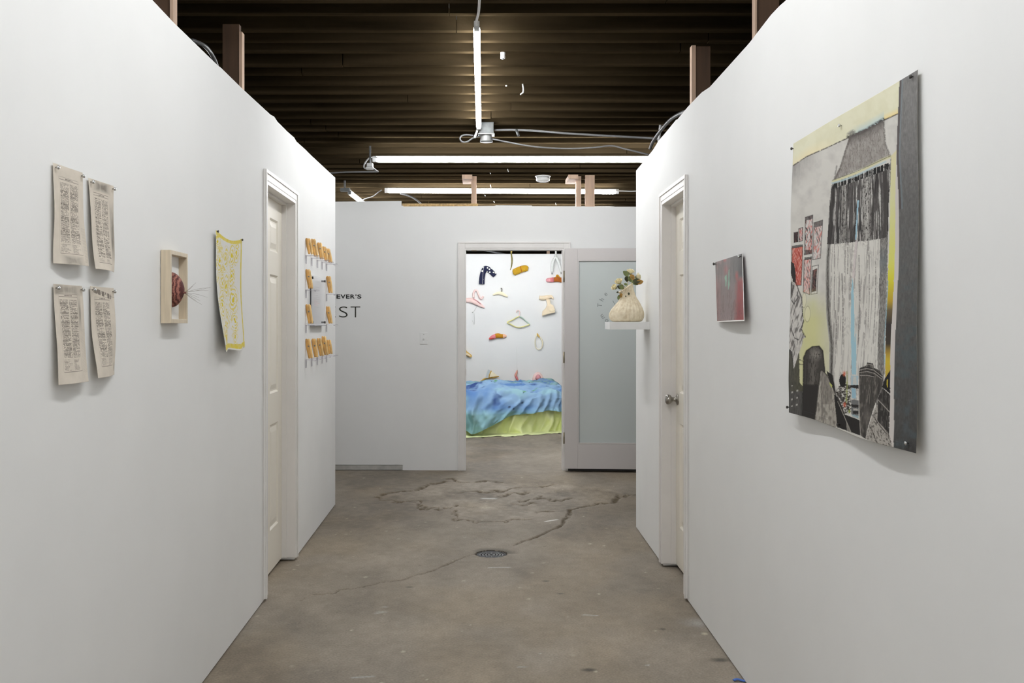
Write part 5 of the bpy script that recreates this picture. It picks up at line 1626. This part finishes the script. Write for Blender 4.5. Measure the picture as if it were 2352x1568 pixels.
prof = [(880, 1352, 0, 250), (878, 1350, 0, 300), (874, 1325, 0, 345), (870, 1280, 0, 378), (870, 1210, 0, 393), (876, 1140, 0, 382), (888, 1060, 0, 345), (904, 980, 0, 290), (914, 905, .02, 236), (912, 840, .06, 192), (900, 780, .14, 168), (888, 720, .26, 158), (876, 670, .40, 158), (864, 625, .52, 168), (856, 590, .58, 182)]
tt = np.linspace(0, 1, len(prof))
fine_t = np.linspace(0, 1, 90)
P4 = np.array(prof, float)
Q = np.stack([np.interp(fine_t, tt, P4[:, i]) for i in range(4)], -1)
for i in range(4):                       # soften the corners of the profile
    kx = np.convolve(np.pad(Q[:, i], 3, mode='edge'), np.ones(7) / 7, 'valid')
    Q[3:-3, i] = kx[3:-3]
NS = 200
rings = []
for i, (qx, qy, tilt, rr) in enumerate(Q):
    X, Z = VZ(qx, qy)
    R = vase_r(rr)
    ring_ = []
    for k in range(NS):
        q_ = 2 * math.pi * k / NS
        stake = abs(math.cos(q_ * 14)) ** 3
        rr_ = R * 0.985 + 0.0034 * stake * min(1.0, R / .06) + (0.0005 if i % 2 else -0.0005)
        dx, dy = rr_ * math.cos(q_), rr_ * math.sin(q_)
        ring_.append((X + dx * math.cos(tilt), vY + dy, Z + dx * math.sin(tilt)))
    rings.append(ring_)
zmin = min(p_[2] for p_ in rings[0])
dz_ = szt + .0008 - zmin
bm = bmesh.new()
vr_ = [[bm.verts.new((a, b, c + dz_)) for a, b, c in ring_] for ring_ in rings]
inner = [[bm.verts.new((rings[i][k][0] * .93 + .07 * np.mean([p_[0] for p_ in rings[i]]), vY + (rings[i][k][1] - vY) * .93, rings[i][k][2] + dz_)) for k in range(NS)] for i in range(89, 50, -3)]
allr = vr_ + inner
for A, B in zip(allr, allr[1:]):
    for k in range(NS):
        bm.faces.new((A[k], A[(k + 1) % NS], B[(k + 1) % NS], B[k]))
bm.faces.new(vr_[0][::-1]); bm.faces.new(inner[-1])
link('body', mesh_of(bm, smooth=True), M_WICK, vr)
rim_pts = [Vector(rings[-1][k]) + Vector((0, 0, dz_)) for k in range(0, NS, 4)]
sweep('rim', rim_pts, 0.0032, M_WICK, vr, 8, raw=True, close=True)
sweep('base_ring', [Vector((rings[1][k][0], rings[1][k][1], szt + .003)) for k in range(0, NS, 4)], 0.0028, M_WICK, vr, 8, raw=True, close=True)

M_ROSE = mat('dried_cream_petal', S(248, 238, 206), 0.75, noise=(60, 0.12))
M_ROSEG = mat('dried_pale_petal', S(240, 228, 190), 0.75, noise=(60, 0.16))
M_LEAF = mat('dried_leaf', S(112, 122, 74), 0.7, noise=(45, 0.35))
M_LEAFD = mat('dark_dried_leaf', S(66, 68, 44), 0.75, noise=(45, 0.4))
M_LEAFO = mat('ochre_dried_leaf', S(168, 128, 62), 0.75, noise=(45, 0.3))
M_STEM = mat('dried_stem', S(196, 186, 140), 0.7, noise=(40, 0.15))


def leaf_mesh(p, d, nrm, L, Wd, fold=0.25, curl=0.3):
    d = d.normalized()
    s = d.cross(nrm).normalized()
    n = s.cross(d)
    bm = bmesh.new()
    rows = []
    for i in range(9):
        t_ = i / 8
        w = Wd * math.sin(math.pi * min(1, t_ * .92 + .06)) ** 0.8
        c = p + d * (L * t_) - n * (curl * L * t_ * t_)
        rows.append([bm.verts.new(c + s * (w * q_) + n * (abs(q_) * w * fold)) for q_ in (-1, -.5, 0, .5, 1)])
    for A, B in zip(rows, rows[1:]):
        for k in range(4):
            bm.faces.new((A[k], A[k + 1], B[k + 1], B[k]))
    return mesh_of(bm, smooth=True, weld=False)


def rose(bx, by, size, facing, label, leaves, ypos=0.0):
    X, Z = VZ(bx, by)
    c = Vector((X, vY + ypos, Z))
    mouth = Vector((VZ(868, 640)[0], vY, VZ(868, 640)[1] + dz_))
    root = thing('dried_rose', mouth, label, 'rose', 'dried roses in the wicker vase')
    f = Vector(facing).normalized()
    sweep('stem', [mouth + Vector((0, 0, -.08)), mouth + Vector((0, 0, .0)), (mouth + c) / 2 + Vector((0, 0, .006)), c - f * size * .8], 0.0022, M_STEM, root, 7)
    a = f.orthogonal().normalized(); b = f.cross(a)
    bloom = lathe('bloom', [(size * .12, -size * .25), (size * .42, 0), (size * .5, size * .12)], c - f * size * .8, f, M_LEAF, root, 12)
    for ringi, (n, rad, hh, op) in enumerate(((3, .30, .95, .10), (4, .55, .9, .3), (5, .82, .8, .55), (5, 1.0, .6, .9))):
        for k in range(n):
            q_ = 2 * math.pi * (k + .5 * (ringi % 2)) / n + ringi * .4
            dirv = a * math.cos(q_) + b * math.sin(q_)
            tang = f.cross(dirv)
            bm = bmesh.new()
            rows = []
            for i in range(6):
                t_ = i / 5
                w = size * .62 * (0.55 + .45 * rad) * math.sin(math.pi * (t_ * .62 + .2))
                out = size * rad * (.25 + .75 * math.sin(t_ * 1.4)) + size * op * .25 * t_ ** 3
                row = []
                for q2 in (-1, -.5, 0, .5, 1):
                    bendin = (1 - math.cos(q2 * .9)) * size * .45
                    row.append(bm.verts.new(c - f * size * .65 + f * (size * 1.35 * hh * t_) + dirv * (out - bendin) + tang * (w * q2)))
                rows.append(row)
            for A, B in zip(rows, rows[1:]):
                for j in range(4):
                    bm.faces.new((A[j], A[j + 1], B[j + 1], B[j]))
            link('petal', mesh_of(bm, smooth=True, weld=False), M_ROSE if (k + ringi) % 3 else M_ROSEG, bloom)
    
    for (lx, ly, dx, dzv, L, Wd, mm) in leaves:
        X2, Z2 = VZ(lx, ly)
        link('leaf', leaf_mesh(Vector((X2, vY + ypos - .012, Z2)), Vector((dx, -.15, dzv)), Vector((.1, -1, .25)), L, Wd), mm, root)
    return root


px1 = sv / 9.8
rose(965, 225, .022, (.12, -.35, 1), 'tallest dried cream rose in the wicker vase', [(905, 330, -.7, .75, 150 * px1, 62 * px1, M_LEAF), (870, 330, .1, -1, 130 * px1, 60 * px1, M_LEAFD), (920, 340, .35, -.75, 130 * px1, 60 * px1, M_LEAF), (960, 300, .5, -.8, 140 * px1, 55 * px1, M_LEAFO)])
rose(1145, 340, .021, (1, -.3, .25), 'dried cream rose leaning towards the partition', [(975, 450, .9, -.35, 170 * px1, 55 * px1, M_LEAF), (1080, 490, .85, .25, 165 * px1, 60 * px1, M_LEAFO), (1000, 470, .7, .2, 190 * px1, 60 * px1, M_LEAFD)])
rose(690, 450, .0225, (-.45, -.5, .8), 'dried cream rose leaning out over the passage', [(700, 540, .7, -.6, 130 * px1, 55 * px1, M_LEAF), (650, 560, .9, -.4, 130 * px1, 45 * px1, M_LEAFD), (800, 510, .9, -.2, 90 * px1, 30 * px1, M_LEAF)], -.01)
rose(585, 580, .0195, (-.75, -.4, .45), 'lowest dried cream rose, hanging over the vase\'s side', [(740, 720, -.1, -1, 100 * px1, 40 * px1, M_LEAFO), (690, 760, -.15, -1, 110 * px1, 32 * px1, M_LEAF), (730, 660, .3, -.2, 60 * px1, 28 * px1, M_LEAFD), (680, 690, -.3, -.1, 50 * px1, 22 * px1, M_LEAFD)], -.015)
# dark leaf-shaped patches painted as the shade in two wicker openings
for hx_, hy_, hr in ((893, 735, 30), (826, 792, 18)):
    X, Z = VZ(hx_, hy_)
    rr = float(np.interp(hy_, [665, 715, 770, 830], [163, 172, 192, 222]))
    cxv = float(np.interp(hy_, [665, 715, 770, 830], [885, 905, 918, 922]))
    off = math.sqrt(max(0.01, rr ** 2 - (hx_ - cxv) ** 2)) * px1
    link('leaf', leaf_mesh(Vector((X, vY - off - .003, Z + hr * px1)), Vector((.1, -.1, -1)), Vector((0, -1, .1)), 2 * hr * px1, hr * px1 * .8, .1, .0), M_LEAFD, vr)

# ================================================================== HANGER ROOM
HY = NY - 0.03
sh = HY / FPX
hp = lambda pts, y=HY: [at(px, py, y) for px, py in pts]
M_NAVY = None
def dotted(name, base_c, dot_c, scale, thr):
    m = bpy.data.materials.new(name); m.use_nodes = True
    nt = m.node_tree; b = nt.nodes['Principled BSDF']; b.inputs['Roughness'].default_value = .85
    tc = nt.nodes.new('ShaderNodeTexCoord')
    vo = nt.nodes.new('ShaderNodeTexVoronoi'); vo.inputs['Scale'].default_value = scale
    nt.links.new(tc.outputs['Object'], vo.inputs['Vector'])
    lt_ = nt.nodes.new('ShaderNodeMath'); lt_.operation = 'LESS_THAN'; lt_.inputs[1].default_value = thr
    nt.links.new(vo.outputs['Distance'], lt_.inputs[0])
    mx = nt.nodes.new('ShaderNodeMix'); mx.data_type = 'RGBA'
    mx.inputs['A'].default_value = base_c; mx.inputs['B'].default_value = dot_c
    nt.links.new(lt_.outputs[0], mx.inputs['Factor']); nt.links.new(mx.outputs['Result'], b.inputs['Base Color'])
    MATS[name] = m
    return m
M_NAVY = dotted('navy_dotted_fabric', S(22, 26, 60), S(235, 235, 225), 22, .30)
M_MUST = dotted('mustard_flowered_fabric', S(196, 152, 26), S(222, 190, 120), 30, .22)
M_MUSTP = mat('mustard_fabric', S(200, 138, 20), .85, noise=(12, .2))
M_RUST = mat('rust_fabric', S(168, 92, 24), .85, noise=(12, .25))
M_PINKF = mat('pink_fabric', S(226, 132, 138), .85, noise=(10, .12))
M_ROSEF = mat('dusty_rose_fabric', S(220, 156, 162), .85, noise=(14, .2))
M_PALEP = mat('pale_pink_fabric', S(244, 214, 208), .85, noise=(14, .06))
M_PEACH = mat('peach_fabric', S(240, 190, 160), .85, noise=(14, .1))
M_CREAM = mat('cream_fabric', S(244, 234, 204), .85, noise=(14, .08))
M_BEIGE = mat('beige_fabric', S(240, 222, 192), .85, noise=(14, .08))
M_YELG = mat('yellow_green_cord', S(228, 222, 150), .8, noise=(3, .15))
M_AQUA = mat('grey_green_cord', S(184, 206, 190), .8, noise=(3, .15))
M_OLV = mat('olive_ribbon', S(92, 84, 30), .7, noise=(18, .5))
M_WHF = mat('white_ribbed_fabric', S(224, 226, 222), .85, noise=(60, .1, (1, 1, 4)))
M_GOLD = mat('gold_fabric', S(212, 174, 88), .8, noise=(20, .2))
M_HOOK = mat('hook_wire', (0.45, 0.45, 0.42, 1), .35, metal=.8, noise=(30, .1))
UPY = Vector((0, -1, 0))
def hanger(label, base_px):
    return thing('clothes_hanger', at(base_px[0], base_px[1], HY), label, 'hanger', 'hangers on the bright wall')
h = hanger('navy dotted padded hanger bent like a boomerang', (1112, 632))
sweep('arm', hp([(1106.5, 652), (1107, 640), (1109, 628), (1113, 617)]), [6.6 * sh, 6.4 * sh, 6.2 * sh, 6 * sh], M_NAVY, h, 14, .7, UPY)
sweep('arm', hp([(1111, 617), (1119, 617), (1128, 624), (1137, 633)]), [6.4 * sh, 6.2 * sh, 6 * sh, 5.6 * sh], M_NAVY, h, 14, .7, UPY)
sweep('seam', hp([(1112, 610), (1110, 620), (1109, 640), (1108, 652)], HY - 4.3 * sh), .35 * sh, M_WHF, h, 5)
h = hanger('mustard flowered padded hanger', (1196, 620))
sweep('pad', hp([(1178, 626), (1181, 625), (1190, 621), (1200, 617), (1208, 616.5), (1213, 617.5)]), [4 * sh, 7.6 * sh, 7.8 * sh, 7.4 * sh, 7.6 * sh, 4.5 * sh], M_MUST, h, 14, .6, UPY)
sweep('band', hp([(1196, 611), (1197, 618), (1199, 626)], HY - 4.8 * sh), 1.0 * sh, M_RUST, h, 6, .5, UPY)
rb = thing('hanging_ribbon', at(1174, 570, 13.9), 'twisted olive ribbon hanging down in front of the bright wall', 'ribbon', None)
rbp = [(1173, 545, 13.9), (1172, 566, 13.9), (1174, 580, 13.9), (1176, 596, 13.9), (1175, 610, 13.9), (1172, 620, 13.9)]
sweep('strand', [at(*p_) for p_ in rbp], [1.6 * sh, 1.8 * sh, 1.6 * sh, 1.8 * sh, 1.5 * sh, .6 * sh], M_OLV, rb, 8, .4, UPY)
sweep('strand', [at(1177, 545, 13.9), at(1176.5, 570, 13.9), at(1174.5, 583, 13.9), at(1175.5, 600, 13.9)], 1.0 * sh, M_GOLD, rb, 8, .4, UPY)
h = hanger('white padded hanger with two drooping arms, on a white strap', (1277, 590))
sweep('strap', hp([(1275.5, 545), (1276.5, 570), (1277, 590)], HY - .05), 2.1 * sh, M_WHF, h, 8, .4, UPY)
sweep('arm', hp([(1277, 589), (1271, 598), (1268.5, 610), (1268, 624)], HY - .05), [2.5 * sh, 3.2 * sh, 3.2 * sh, 2.6 * sh], M_WHF, h, 10, .8, UPY)
sweep('arm', hp([(1278, 590), (1282, 600), (1286, 612), (1289, 624)], HY - .05), [2.5 * sh, 3.2 * sh, 3.0 * sh, 2.4 * sh], M_WHF, h, 10, .8, UPY)
for q_ in ((1268, 626), (1289, 625)):
    sweep('tip', hp([q_, (q_[0] + .3, q_[1] + 4)], HY - .05), 1.4 * sh, mat('grey_tip', S(120, 120, 118), .7, noise=(20, .1)), h, 8, raw=True)
h = hanger('pink and rust padded hanger with a mustard hook tab, beside the door edge', (1280, 643))
sweep('pink_end', hp([(1254, 643), (1258, 643), (1266, 642.5), (1272, 642)]), [2 * sh, 5 * sh, 5.2 * sh, 5.4 * sh], M_ROSEF, h, 12, .6, UPY)
sweep('pink_band', hp([(1264, 643), (1271.5, 642)]), [5.3 * sh, 5.5 * sh], M_PINKF, h, 12, .62, UPY, raw=True)
sweep('pad', hp([(1271, 642), (1280, 641.5), (1288, 642.5), (1296, 646), (1304, 650)]), [5.2 * sh, 5.4 * sh, 5.6 * sh, 5 * sh, 2.4 * sh], M_RUST, h, 12, .6, UPY)
sweep('tab', hp([(1277, 638), (1280, 632), (1285, 637)]), 1.8 * sh, M_MUSTP, h, 8, .6, UPY)
h = hanger('pale pink padded hanger with a fat curling hook', (1090, 692))
sweep('pad', hp([(1062, 688), (1072, 689), (1084, 690), (1096, 696), (1106, 702), (1113, 706)]), [3 * sh, 5 * sh, 6 * sh, 5.4 * sh, 3.6 * sh, 1.4 * sh], M_PALEP, h, 12, .6, UPY)
sweep('hook', hp([(1088, 684), (1087.5, 674), (1091, 667), (1096, 668), (1099, 676), (1103, 684), (1107, 685), (1110, 680)]), 2.3 * sh, M_PALEP, h, 10)
sweep('fold', hp([(1086, 686), (1094, 690), (1104, 698)], HY - 3.5 * sh), .9 * sh, M_ROSEF, h, 6)
sweep('thread', hp([(1097, 700), (1092, 709), (1088, 716)], HY - .02), .35 * sh, M_HOOK, h, 5)
sweep('bead', hp([(1084.5, 717), (1087, 717)], HY - .02), 1.1 * sh, M_HOOK, h, 8, raw=True)
sweep('thread', hp([(1089, 719), (1089.5, 734), (1089, 745), (1085, 736)], HY - .02), .3 * sh, M_HOOK, h, 5)
h = hanger('small cream padded hanger with a dark wire hook', (1150, 676))
sweep('pad', hp([(1132, 677), (1140, 674), (1150, 673), (1158, 677), (1166, 681)]), [1.3 * sh, 2.6 * sh, 4 * sh, 3.3 * sh, 1.8 * sh], M_CREAM, h, 12, .6, UPY)
sweep('hook', hp([(1152.5, 670), (1153, 664.5), (1152, 662), (1150, 662.5)]), .9 * sh, mat('dark_wire', S(92, 90, 78), .4, metal=.5, noise=(20, .1)), h, 6)
h = hanger('beige fabric hanger folded into a pedestal shape', (1258, 700))
sweep('top_bar', hp([(1238.5, 683), (1248, 684), (1258, 682), (1266, 681), (1271, 686)]), [4.3 * sh, 5 * sh, 4.6 * sh, 3.4 * sh, 1.2 * sh], M_BEIGE, h, 12, .5, UPY)
extrude_poly('skirt', hp([(1254, 687), (1263, 687), (1264, 697), (1271, 702), (1275, 713), (1274, 718), (1262, 720), (1252, 723), (1244.5, 725), (1246, 714), (1253, 708), (1257, 699)]), Vector((0, -.04, 0)), M_BEIGE, h, .004)
sweep('hem', hp([(1262, 713.5), (1268, 714), (1274, 713)], HY - .042), .8 * sh, M_CREAM, h, 6)
h = hanger('thin hanger wound in yellow and grey-green cord', (1190, 738))
sweep('hook', hp([(1185.5, 717.5), (1187, 714), (1190.5, 712.8), (1193.5, 715), (1193.5, 720), (1192.5, 726)]), .95 * sh, M_PALEP, h, 8)
sweep('left_arm', hp([(1192.5, 726.5), (1186, 729), (1178, 734), (1170, 737), (1164.5, 740)]), 1.25 * sh, M_YELG, h, 8)
sweep('right_arm', hp([(1192.5, 726.5), (1199, 729), (1207, 736), (1213, 741), (1217, 744.5)]), 1.25 * sh, M_AQUA, h, 8)
sweep('bar', hp([(1164.5, 740.5), (1174, 745), (1185, 750.5), (1196, 751), (1208, 748), (1217, 744.5)]), 1.2 * sh, M_YELG, h, 8)
h = hanger('short padded hanger in pink, mustard and peach', (1143, 773))
sweep('pink_end', hp([(1123.5, 778), (1128, 775.5), (1134, 773), (1140, 771)]), [1.5 * sh, 3.6 * sh, 4.8 * sh, 5.2 * sh], M_PINKF, h, 12, .6, UPY)
sweep('pad', hp([(1138, 771.5), (1144, 770.5), (1150, 771.5), (1156, 771.5)]), [5.2 * sh, 5.4 * sh, 4.8 * sh, 4.4 * sh], M_MUSTP, h, 12, .6, UPY)
sweep('peach_end', hp([(1155, 771.5), (1159, 771.5), (1163.5, 772)]), [4.5 * sh, 4.4 * sh, 1.8 * sh], M_PEACH, h, 12, .6, UPY)
sweep('red_end', hp([(1123, 778.5), (1128, 777.5), (1135, 776.5)], HY - .01), [1 * sh, 2 * sh, 1.2 * sh], mat('red_fabric', S(206, 74, 58), .85, noise=(10, .2)), h, 8, .6, UPY)
h = hanger('cream cord loop hanging like a teardrop', (1238, 790))
loop = [(1233.5, 766), (1230, 778), (1229, 790), (1231.5, 799), (1237, 802), (1243, 799.5), (1246, 791), (1245, 782), (1240, 774)]
sweep('loop', hp(loop), [1.1 * sh] * 3 + [.9 * sh] * 3 + [1.6 * sh, 1.9 * sh, 1.2 * sh], M_CREAM, h, 8)
sweep('knot', hp([(1240, 775), (1236, 770), (1233.5, 765.5)]), [1.2 * sh, 2 * sh, 1.3 * sh], M_GOLD, h, 8)
h = hanger('olive-gold folded hanger half hidden by the door jamb', (1070, 806))
extrude_poly('fold', hp([(1062, 790), (1069, 797), (1072, 806), (1084, 815.5), (1084, 819), (1080, 820), (1070, 815), (1062, 815)]), Vector((0, -.025, 0)), M_GOLD, h, .003)
extrude_poly('inset', hp([(1062, 811), (1072, 809.5), (1081.5, 816), (1079, 818), (1069, 813.5), (1062, 813)], HY - .0255), Vector((0, -.004, 0)), M_BEIGE, h)
h = hanger('triangular hanger of gold and pale cloth just above the bed', (1126, 865))
sweep('bar', hp([(1104.5, 874.5), (1115, 869), (1126, 867), (1136, 865.5), (1146, 864)]), [1 * sh, 2 * sh, 1.8 * sh, 2 * sh, 1.2 * sh], M_GOLD, h, 8, .6, UPY)
extrude_poly('pale_flap', hp([(1129, 852), (1136, 857), (1144, 863), (1124, 866)]), Vector((0, -.02, 0)), M_CREAM, h)
extrude_poly('grey_flap', hp([(1121, 848), (1126, 850), (1122, 867), (1114.5, 868)], HY - .005), Vector((0, -.02, 0)), mat('pale_grey_fabric', S(200, 208, 212), .85, noise=(14, .06)), h)
sweep('fold', hp([(1128.5, 851), (1124, 860), (1123, 867)], HY - .02), 1.2 * sh, M_GOLD, h, 8)
h = hanger('narrow pink and peach hanger hung end-on above the bed', (1186, 862))
sweep('pad', hp([(1188, 850), (1186.5, 856), (1184.5, 862), (1187, 868), (1190, 873)]), [1 * sh, 2.4 * sh, 3 * sh, 2.8 * sh, 1.4 * sh], M_PINKF, h, 10, .6, UPY)
sweep('peach_top', hp([(1188.5, 850), (1186, 858), (1184, 864)], HY - .015), [.8 * sh, 1.6 * sh, 1.3 * sh], M_PEACH, h, 8, .6, UPY)
sweep('thread', hp([(1187, 796), (1187.5, 820), (1188, 850)], HY), .25 * sh, M_WHF, h, 5)
h = hanger('fluffy pink dome-shaped hanger above the bed', (1236, 864))
bm = bmesh.new()
add_lathe(bm, [(12.5 * sh, 0), (12.8 * sh, 3 * sh), (12 * sh, 8 * sh), (9.5 * sh, 13 * sh), (6 * sh, 17 * sh), (2 * sh, 19 * sh)], at(1236, 874, HY - .06), Vector((0, 0, 1)), 28)
for v in bm.verts:
    v.co.y = HY + (v.co.y - (HY - .06)) * .45
    v.co += Vector((random.uniform(-1, 1), random.uniform(-1, 1), random.uniform(-1, 1))) * .5 * sh
link('tuft', mesh_of(bm, smooth=True), M_PALEP, h)
bm = bmesh.new()
add_lathe(bm, [(5 * sh, 0), (6.5 * sh, 4 * sh), (5 * sh, 9 * sh), (2 * sh, 12 * sh)], at(1236, 872, HY - .09), Vector((0, 0, 1)), 18)
for v in bm.verts:
    v.co += Vector((random.uniform(-1, 1), random.uniform(-.5, .5), random.uniform(-1, 1))) * .4 * sh
link('core', mesh_of(bm, smooth=True), M_ROSEF, h)
# stud and cable above the hanger wall
a_ = at(1256, 0, NY + .16); b_ = at(1262.5, 0, NY + .16)
tag(box('stud', (a_.x, NY + .14, 1.5), (b_.x, NY + .23, ceil_z(NY + .2)), M_STUD, None, .002), 'raw stud standing behind the hanger wall', 'stud', 'raw studs above the partitions')
tag(sweep('cable', [at(1095, 571, NY - .3), at(1125, 577, NY - .2), at(1157, 583, NY + .2), at(1175, 588, NY + .3)], .011, M_CABLE, None, 8), 'grey cable slanting down behind the top of the hanger wall', 'cable')

# ---- bed: mattress block, lime under-sheet, blue dyed cover
bx0, bx1 = -1.05, 0.93
byf, byb = 12.0, 13.75
SK = 0.42                                   # the bed stands slightly askew
def bedpt(x, y):
    return x, y + SK * (x + .2)
bed = thing('bed', (0, 12.9, 0), 'low bed mattress on a base standing under the cloths', 'bed')
bm = bmesh.new(); add_box(bm, (bx0 + .06, byf + .06, .012), (bx1 - .06, byb - .05, .20), .03)
for v in bm.verts: v.co.y += SK * (v.co.x + .2)
link('base', mesh_of(bm), mat('bed_base', (.5, .48, .45, 1), .8, noise=(10, .1)), bed)
bm = bmesh.new(); add_box(bm, (bx0 + .06, byf + .06, .20), (bx1 - .06, byb - .05, .42), .06)
for v in bm.verts: v.co.y += SK * (v.co.x + .2)
link('mattress', mesh_of(bm, smooth=True), mat('mattress_cloth', (.7, .7, .68, 1), .9, noise=(10, .05)), bed)


def drape(name, top, front, side, flare, amp, freq, colour, m, label, seed, hem, nx=230, ny=230, floor_spread=0.0, up_extra=None, crumple=1.0):
    hw, hd = (bx1 - bx0) / 2, (byb - byf) / 2
    cxb, cyb = (bx0 + bx1) / 2, (byb + byf) / 2
    gx = np.linspace(-hw - side, hw + side, nx)
    gy = np.linspace(-hd - front, hd + .05, ny)
    U, Vv = np.meshgrid(gx, gy)
    he = hem(U, Vv)
    oy = np.maximum(0, -hd - Vv) * he
    ox = np.maximum(0, np.abs(U) - hw) * he
    dist = np.hypot(ox, oy)
    dx, dy = np.sign(U) * ox / (dist + 1e-6), -oy / (dist + 1e-6)
    X = np.clip(U, -hw, hw); Y = np.clip(Vv, -hd, hd)
    soft = 0.10
    # rounded shoulder, then straight fall
    ang = np.clip(dist / soft, 0, math.pi / 2)
    drop = np.where(dist < soft * math.pi / 2, soft * (1 - np.cos(ang)), soft + dist - soft * math.pi / 2)
    outw = soft * np.sin(ang)
    s_par = U * 1.0 + Vv * 0.35
    warp = fbm(U * 1.8 + 5, Vv * 1.8, seed, 3) * 9
    fold = (1 - 2 * np.abs(np.sin(s_par * freq * .5 + warp))) * .55 + (1 - 2 * np.abs(np.sin((U * 1.25 - Vv * .3) * freq * 1.15 + warp * 1.6 + 2))) * .38 + (fbm(U * 9, Vv * 3, seed + 3, 3) - .5) * 1.2
    k = np.clip(dist / .30, 0, 1)
    outw = outw + flare * k ** 1.4 + amp * fold * k
    Z = top - drop
    wr = fbm(U * 4.5 + Vv * 2, Vv * 5 - U * 1.5, seed + 7, 4)
    ridg = 1 - np.abs(2 * fbm(U * 3 + Vv * 1.2, Vv * 3.2, seed + 9, 3) - 1)
    rid2 = 1 - np.abs(2 * fbm(U * 7 - Vv * 3, Vv * 6 + U * 2, seed + 13, 3) - 1)
    Z = Z + (1 - k) * crumple * (0.12 * (wr - .45) + .055 * (ridg - .75) + .018 * (rid2 - .75))
    outw = outw + k * crumple * .05 * (rid2 - .75)
    if up_extra is not None:
        Z = Z + up_extra(U + cxb, Vv + cyb) * (1 - k * .8)
    if floor_spread:
        over = np.maximum(0, .012 - Z)
        outw = outw + over * 1.1
        Z = np.maximum(Z, .003 + .012 * np.clip(fold, 0, 1) + .02 * np.clip(fbm(U * 9, Vv * 9, seed + 2) - .5, 0, 1))
    X = X + dx * outw; Y = Y + dy * outw
    XX = X + cxb; YY = Y + cyb + SK * (X + cxb + .2)
    c = colour(U, Vv, dist, fold)
    return tag(link(name, grid_mesh(np.stack([XX, YY, Z], -1), c), m), label, 'cloth')


def lime(U, V, d, f):
    c = np.ones(U.shape + (3,)) * rgb(232, 238, 182)
    a = np.clip((fbm(U * 3, V * 3, 71) - .5) * 4, 0, 1)[..., None] * .5
    return c * (1 - a) + rgb(222, 230, 150) * a


def blue(U, V, d, f):
    n = fbm(U * 2.2 + 3, V * 2.2, 81, 4); n2 = fbm(U * 5, V * 5, 91, 4); n3 = fbm(U * 3.1 + 9, V * 3.4, 101, 4)
    c = np.ones(U.shape + (3,)) * rgb(146, 180, 214)
    def mixin(col, a):
        nonlocal c
        a = np.clip(a, 0, 1)[..., None]
        c = c * (1 - a) + rgb(*col) * a
    mixin((98, 138, 194), (n - .47) * 6)
    mixin((62, 88, 146), (n2 - .62) * 7 * (n > .42))
    mixin((160, 202, 214), (n3 - .56) * 6)
    mixin((158, 204, 204), np.clip((d - .24) / .08, 0, 1) * (.55 + .6 * (n3 - .3)))
    mixin((150, 190, 170), np.clip((V + .2) / .3, 0, 1) * (n2 > .5) * .5)
    r_ = np.random.default_rng(9)
    for k in range(34):
        uu, vv = r_.uniform(-.9, .9), r_.uniform(-1.25, .2)
        q_ = np.hypot(U - uu + .03 * (n2 - .5), (V - vv) * .8)
        if k % 3:
            mixin((22, 26, 44), np.clip(1.6 - q_ / r_.uniform(.008, .014), 0, 1) * .9)
        else:
            mixin((92, 156, 72), np.clip(1.5 - q_ / r_.uniform(.012, .028), 0, 1) * .8)
    return c * 0.84


M_LIME = attr_mat('lime_cotton', .85, .2)
M_BLUE = attr_mat('blue_dyed_cotton', .85, .2)
def hem_g(U, V):
    return 1.0 + 0.06 * np.sin(U * 5)
drape('under_sheet', .42, .70, .62, .05, .065, 17, lime, M_LIME, 'pale lime cotton sheet spilling from under the blue cover to the floor', 300, hem_g, floor_spread=.2, crumple=.3)
def hem_b(U, V):
    return 0.86 + .10 * np.sin(U * 3.1 + 1.9) + .05 * np.sin(U * 11 + 1) + .20 * np.exp(-((U + .10) / .12) ** 2) - .16 * np.clip((U - .15) / .4, 0, 1) + .1 * np.clip((U - .7) / .2, 0, 1)
def hump(x, y):
    return .07 * np.exp(-((x - .0) / .35) ** 2 - ((y - 12.6) / .6) ** 2) + .03 * np.exp(-((x + .75) / .2) ** 2)
drape('bed_cover', .505, .46, .50, .17, .075, 14, blue, M_BLUE, 'crumpled blue dyed cotton cover heaped over the bed', 400, hem_b, up_extra=hump, crumple=1.1)
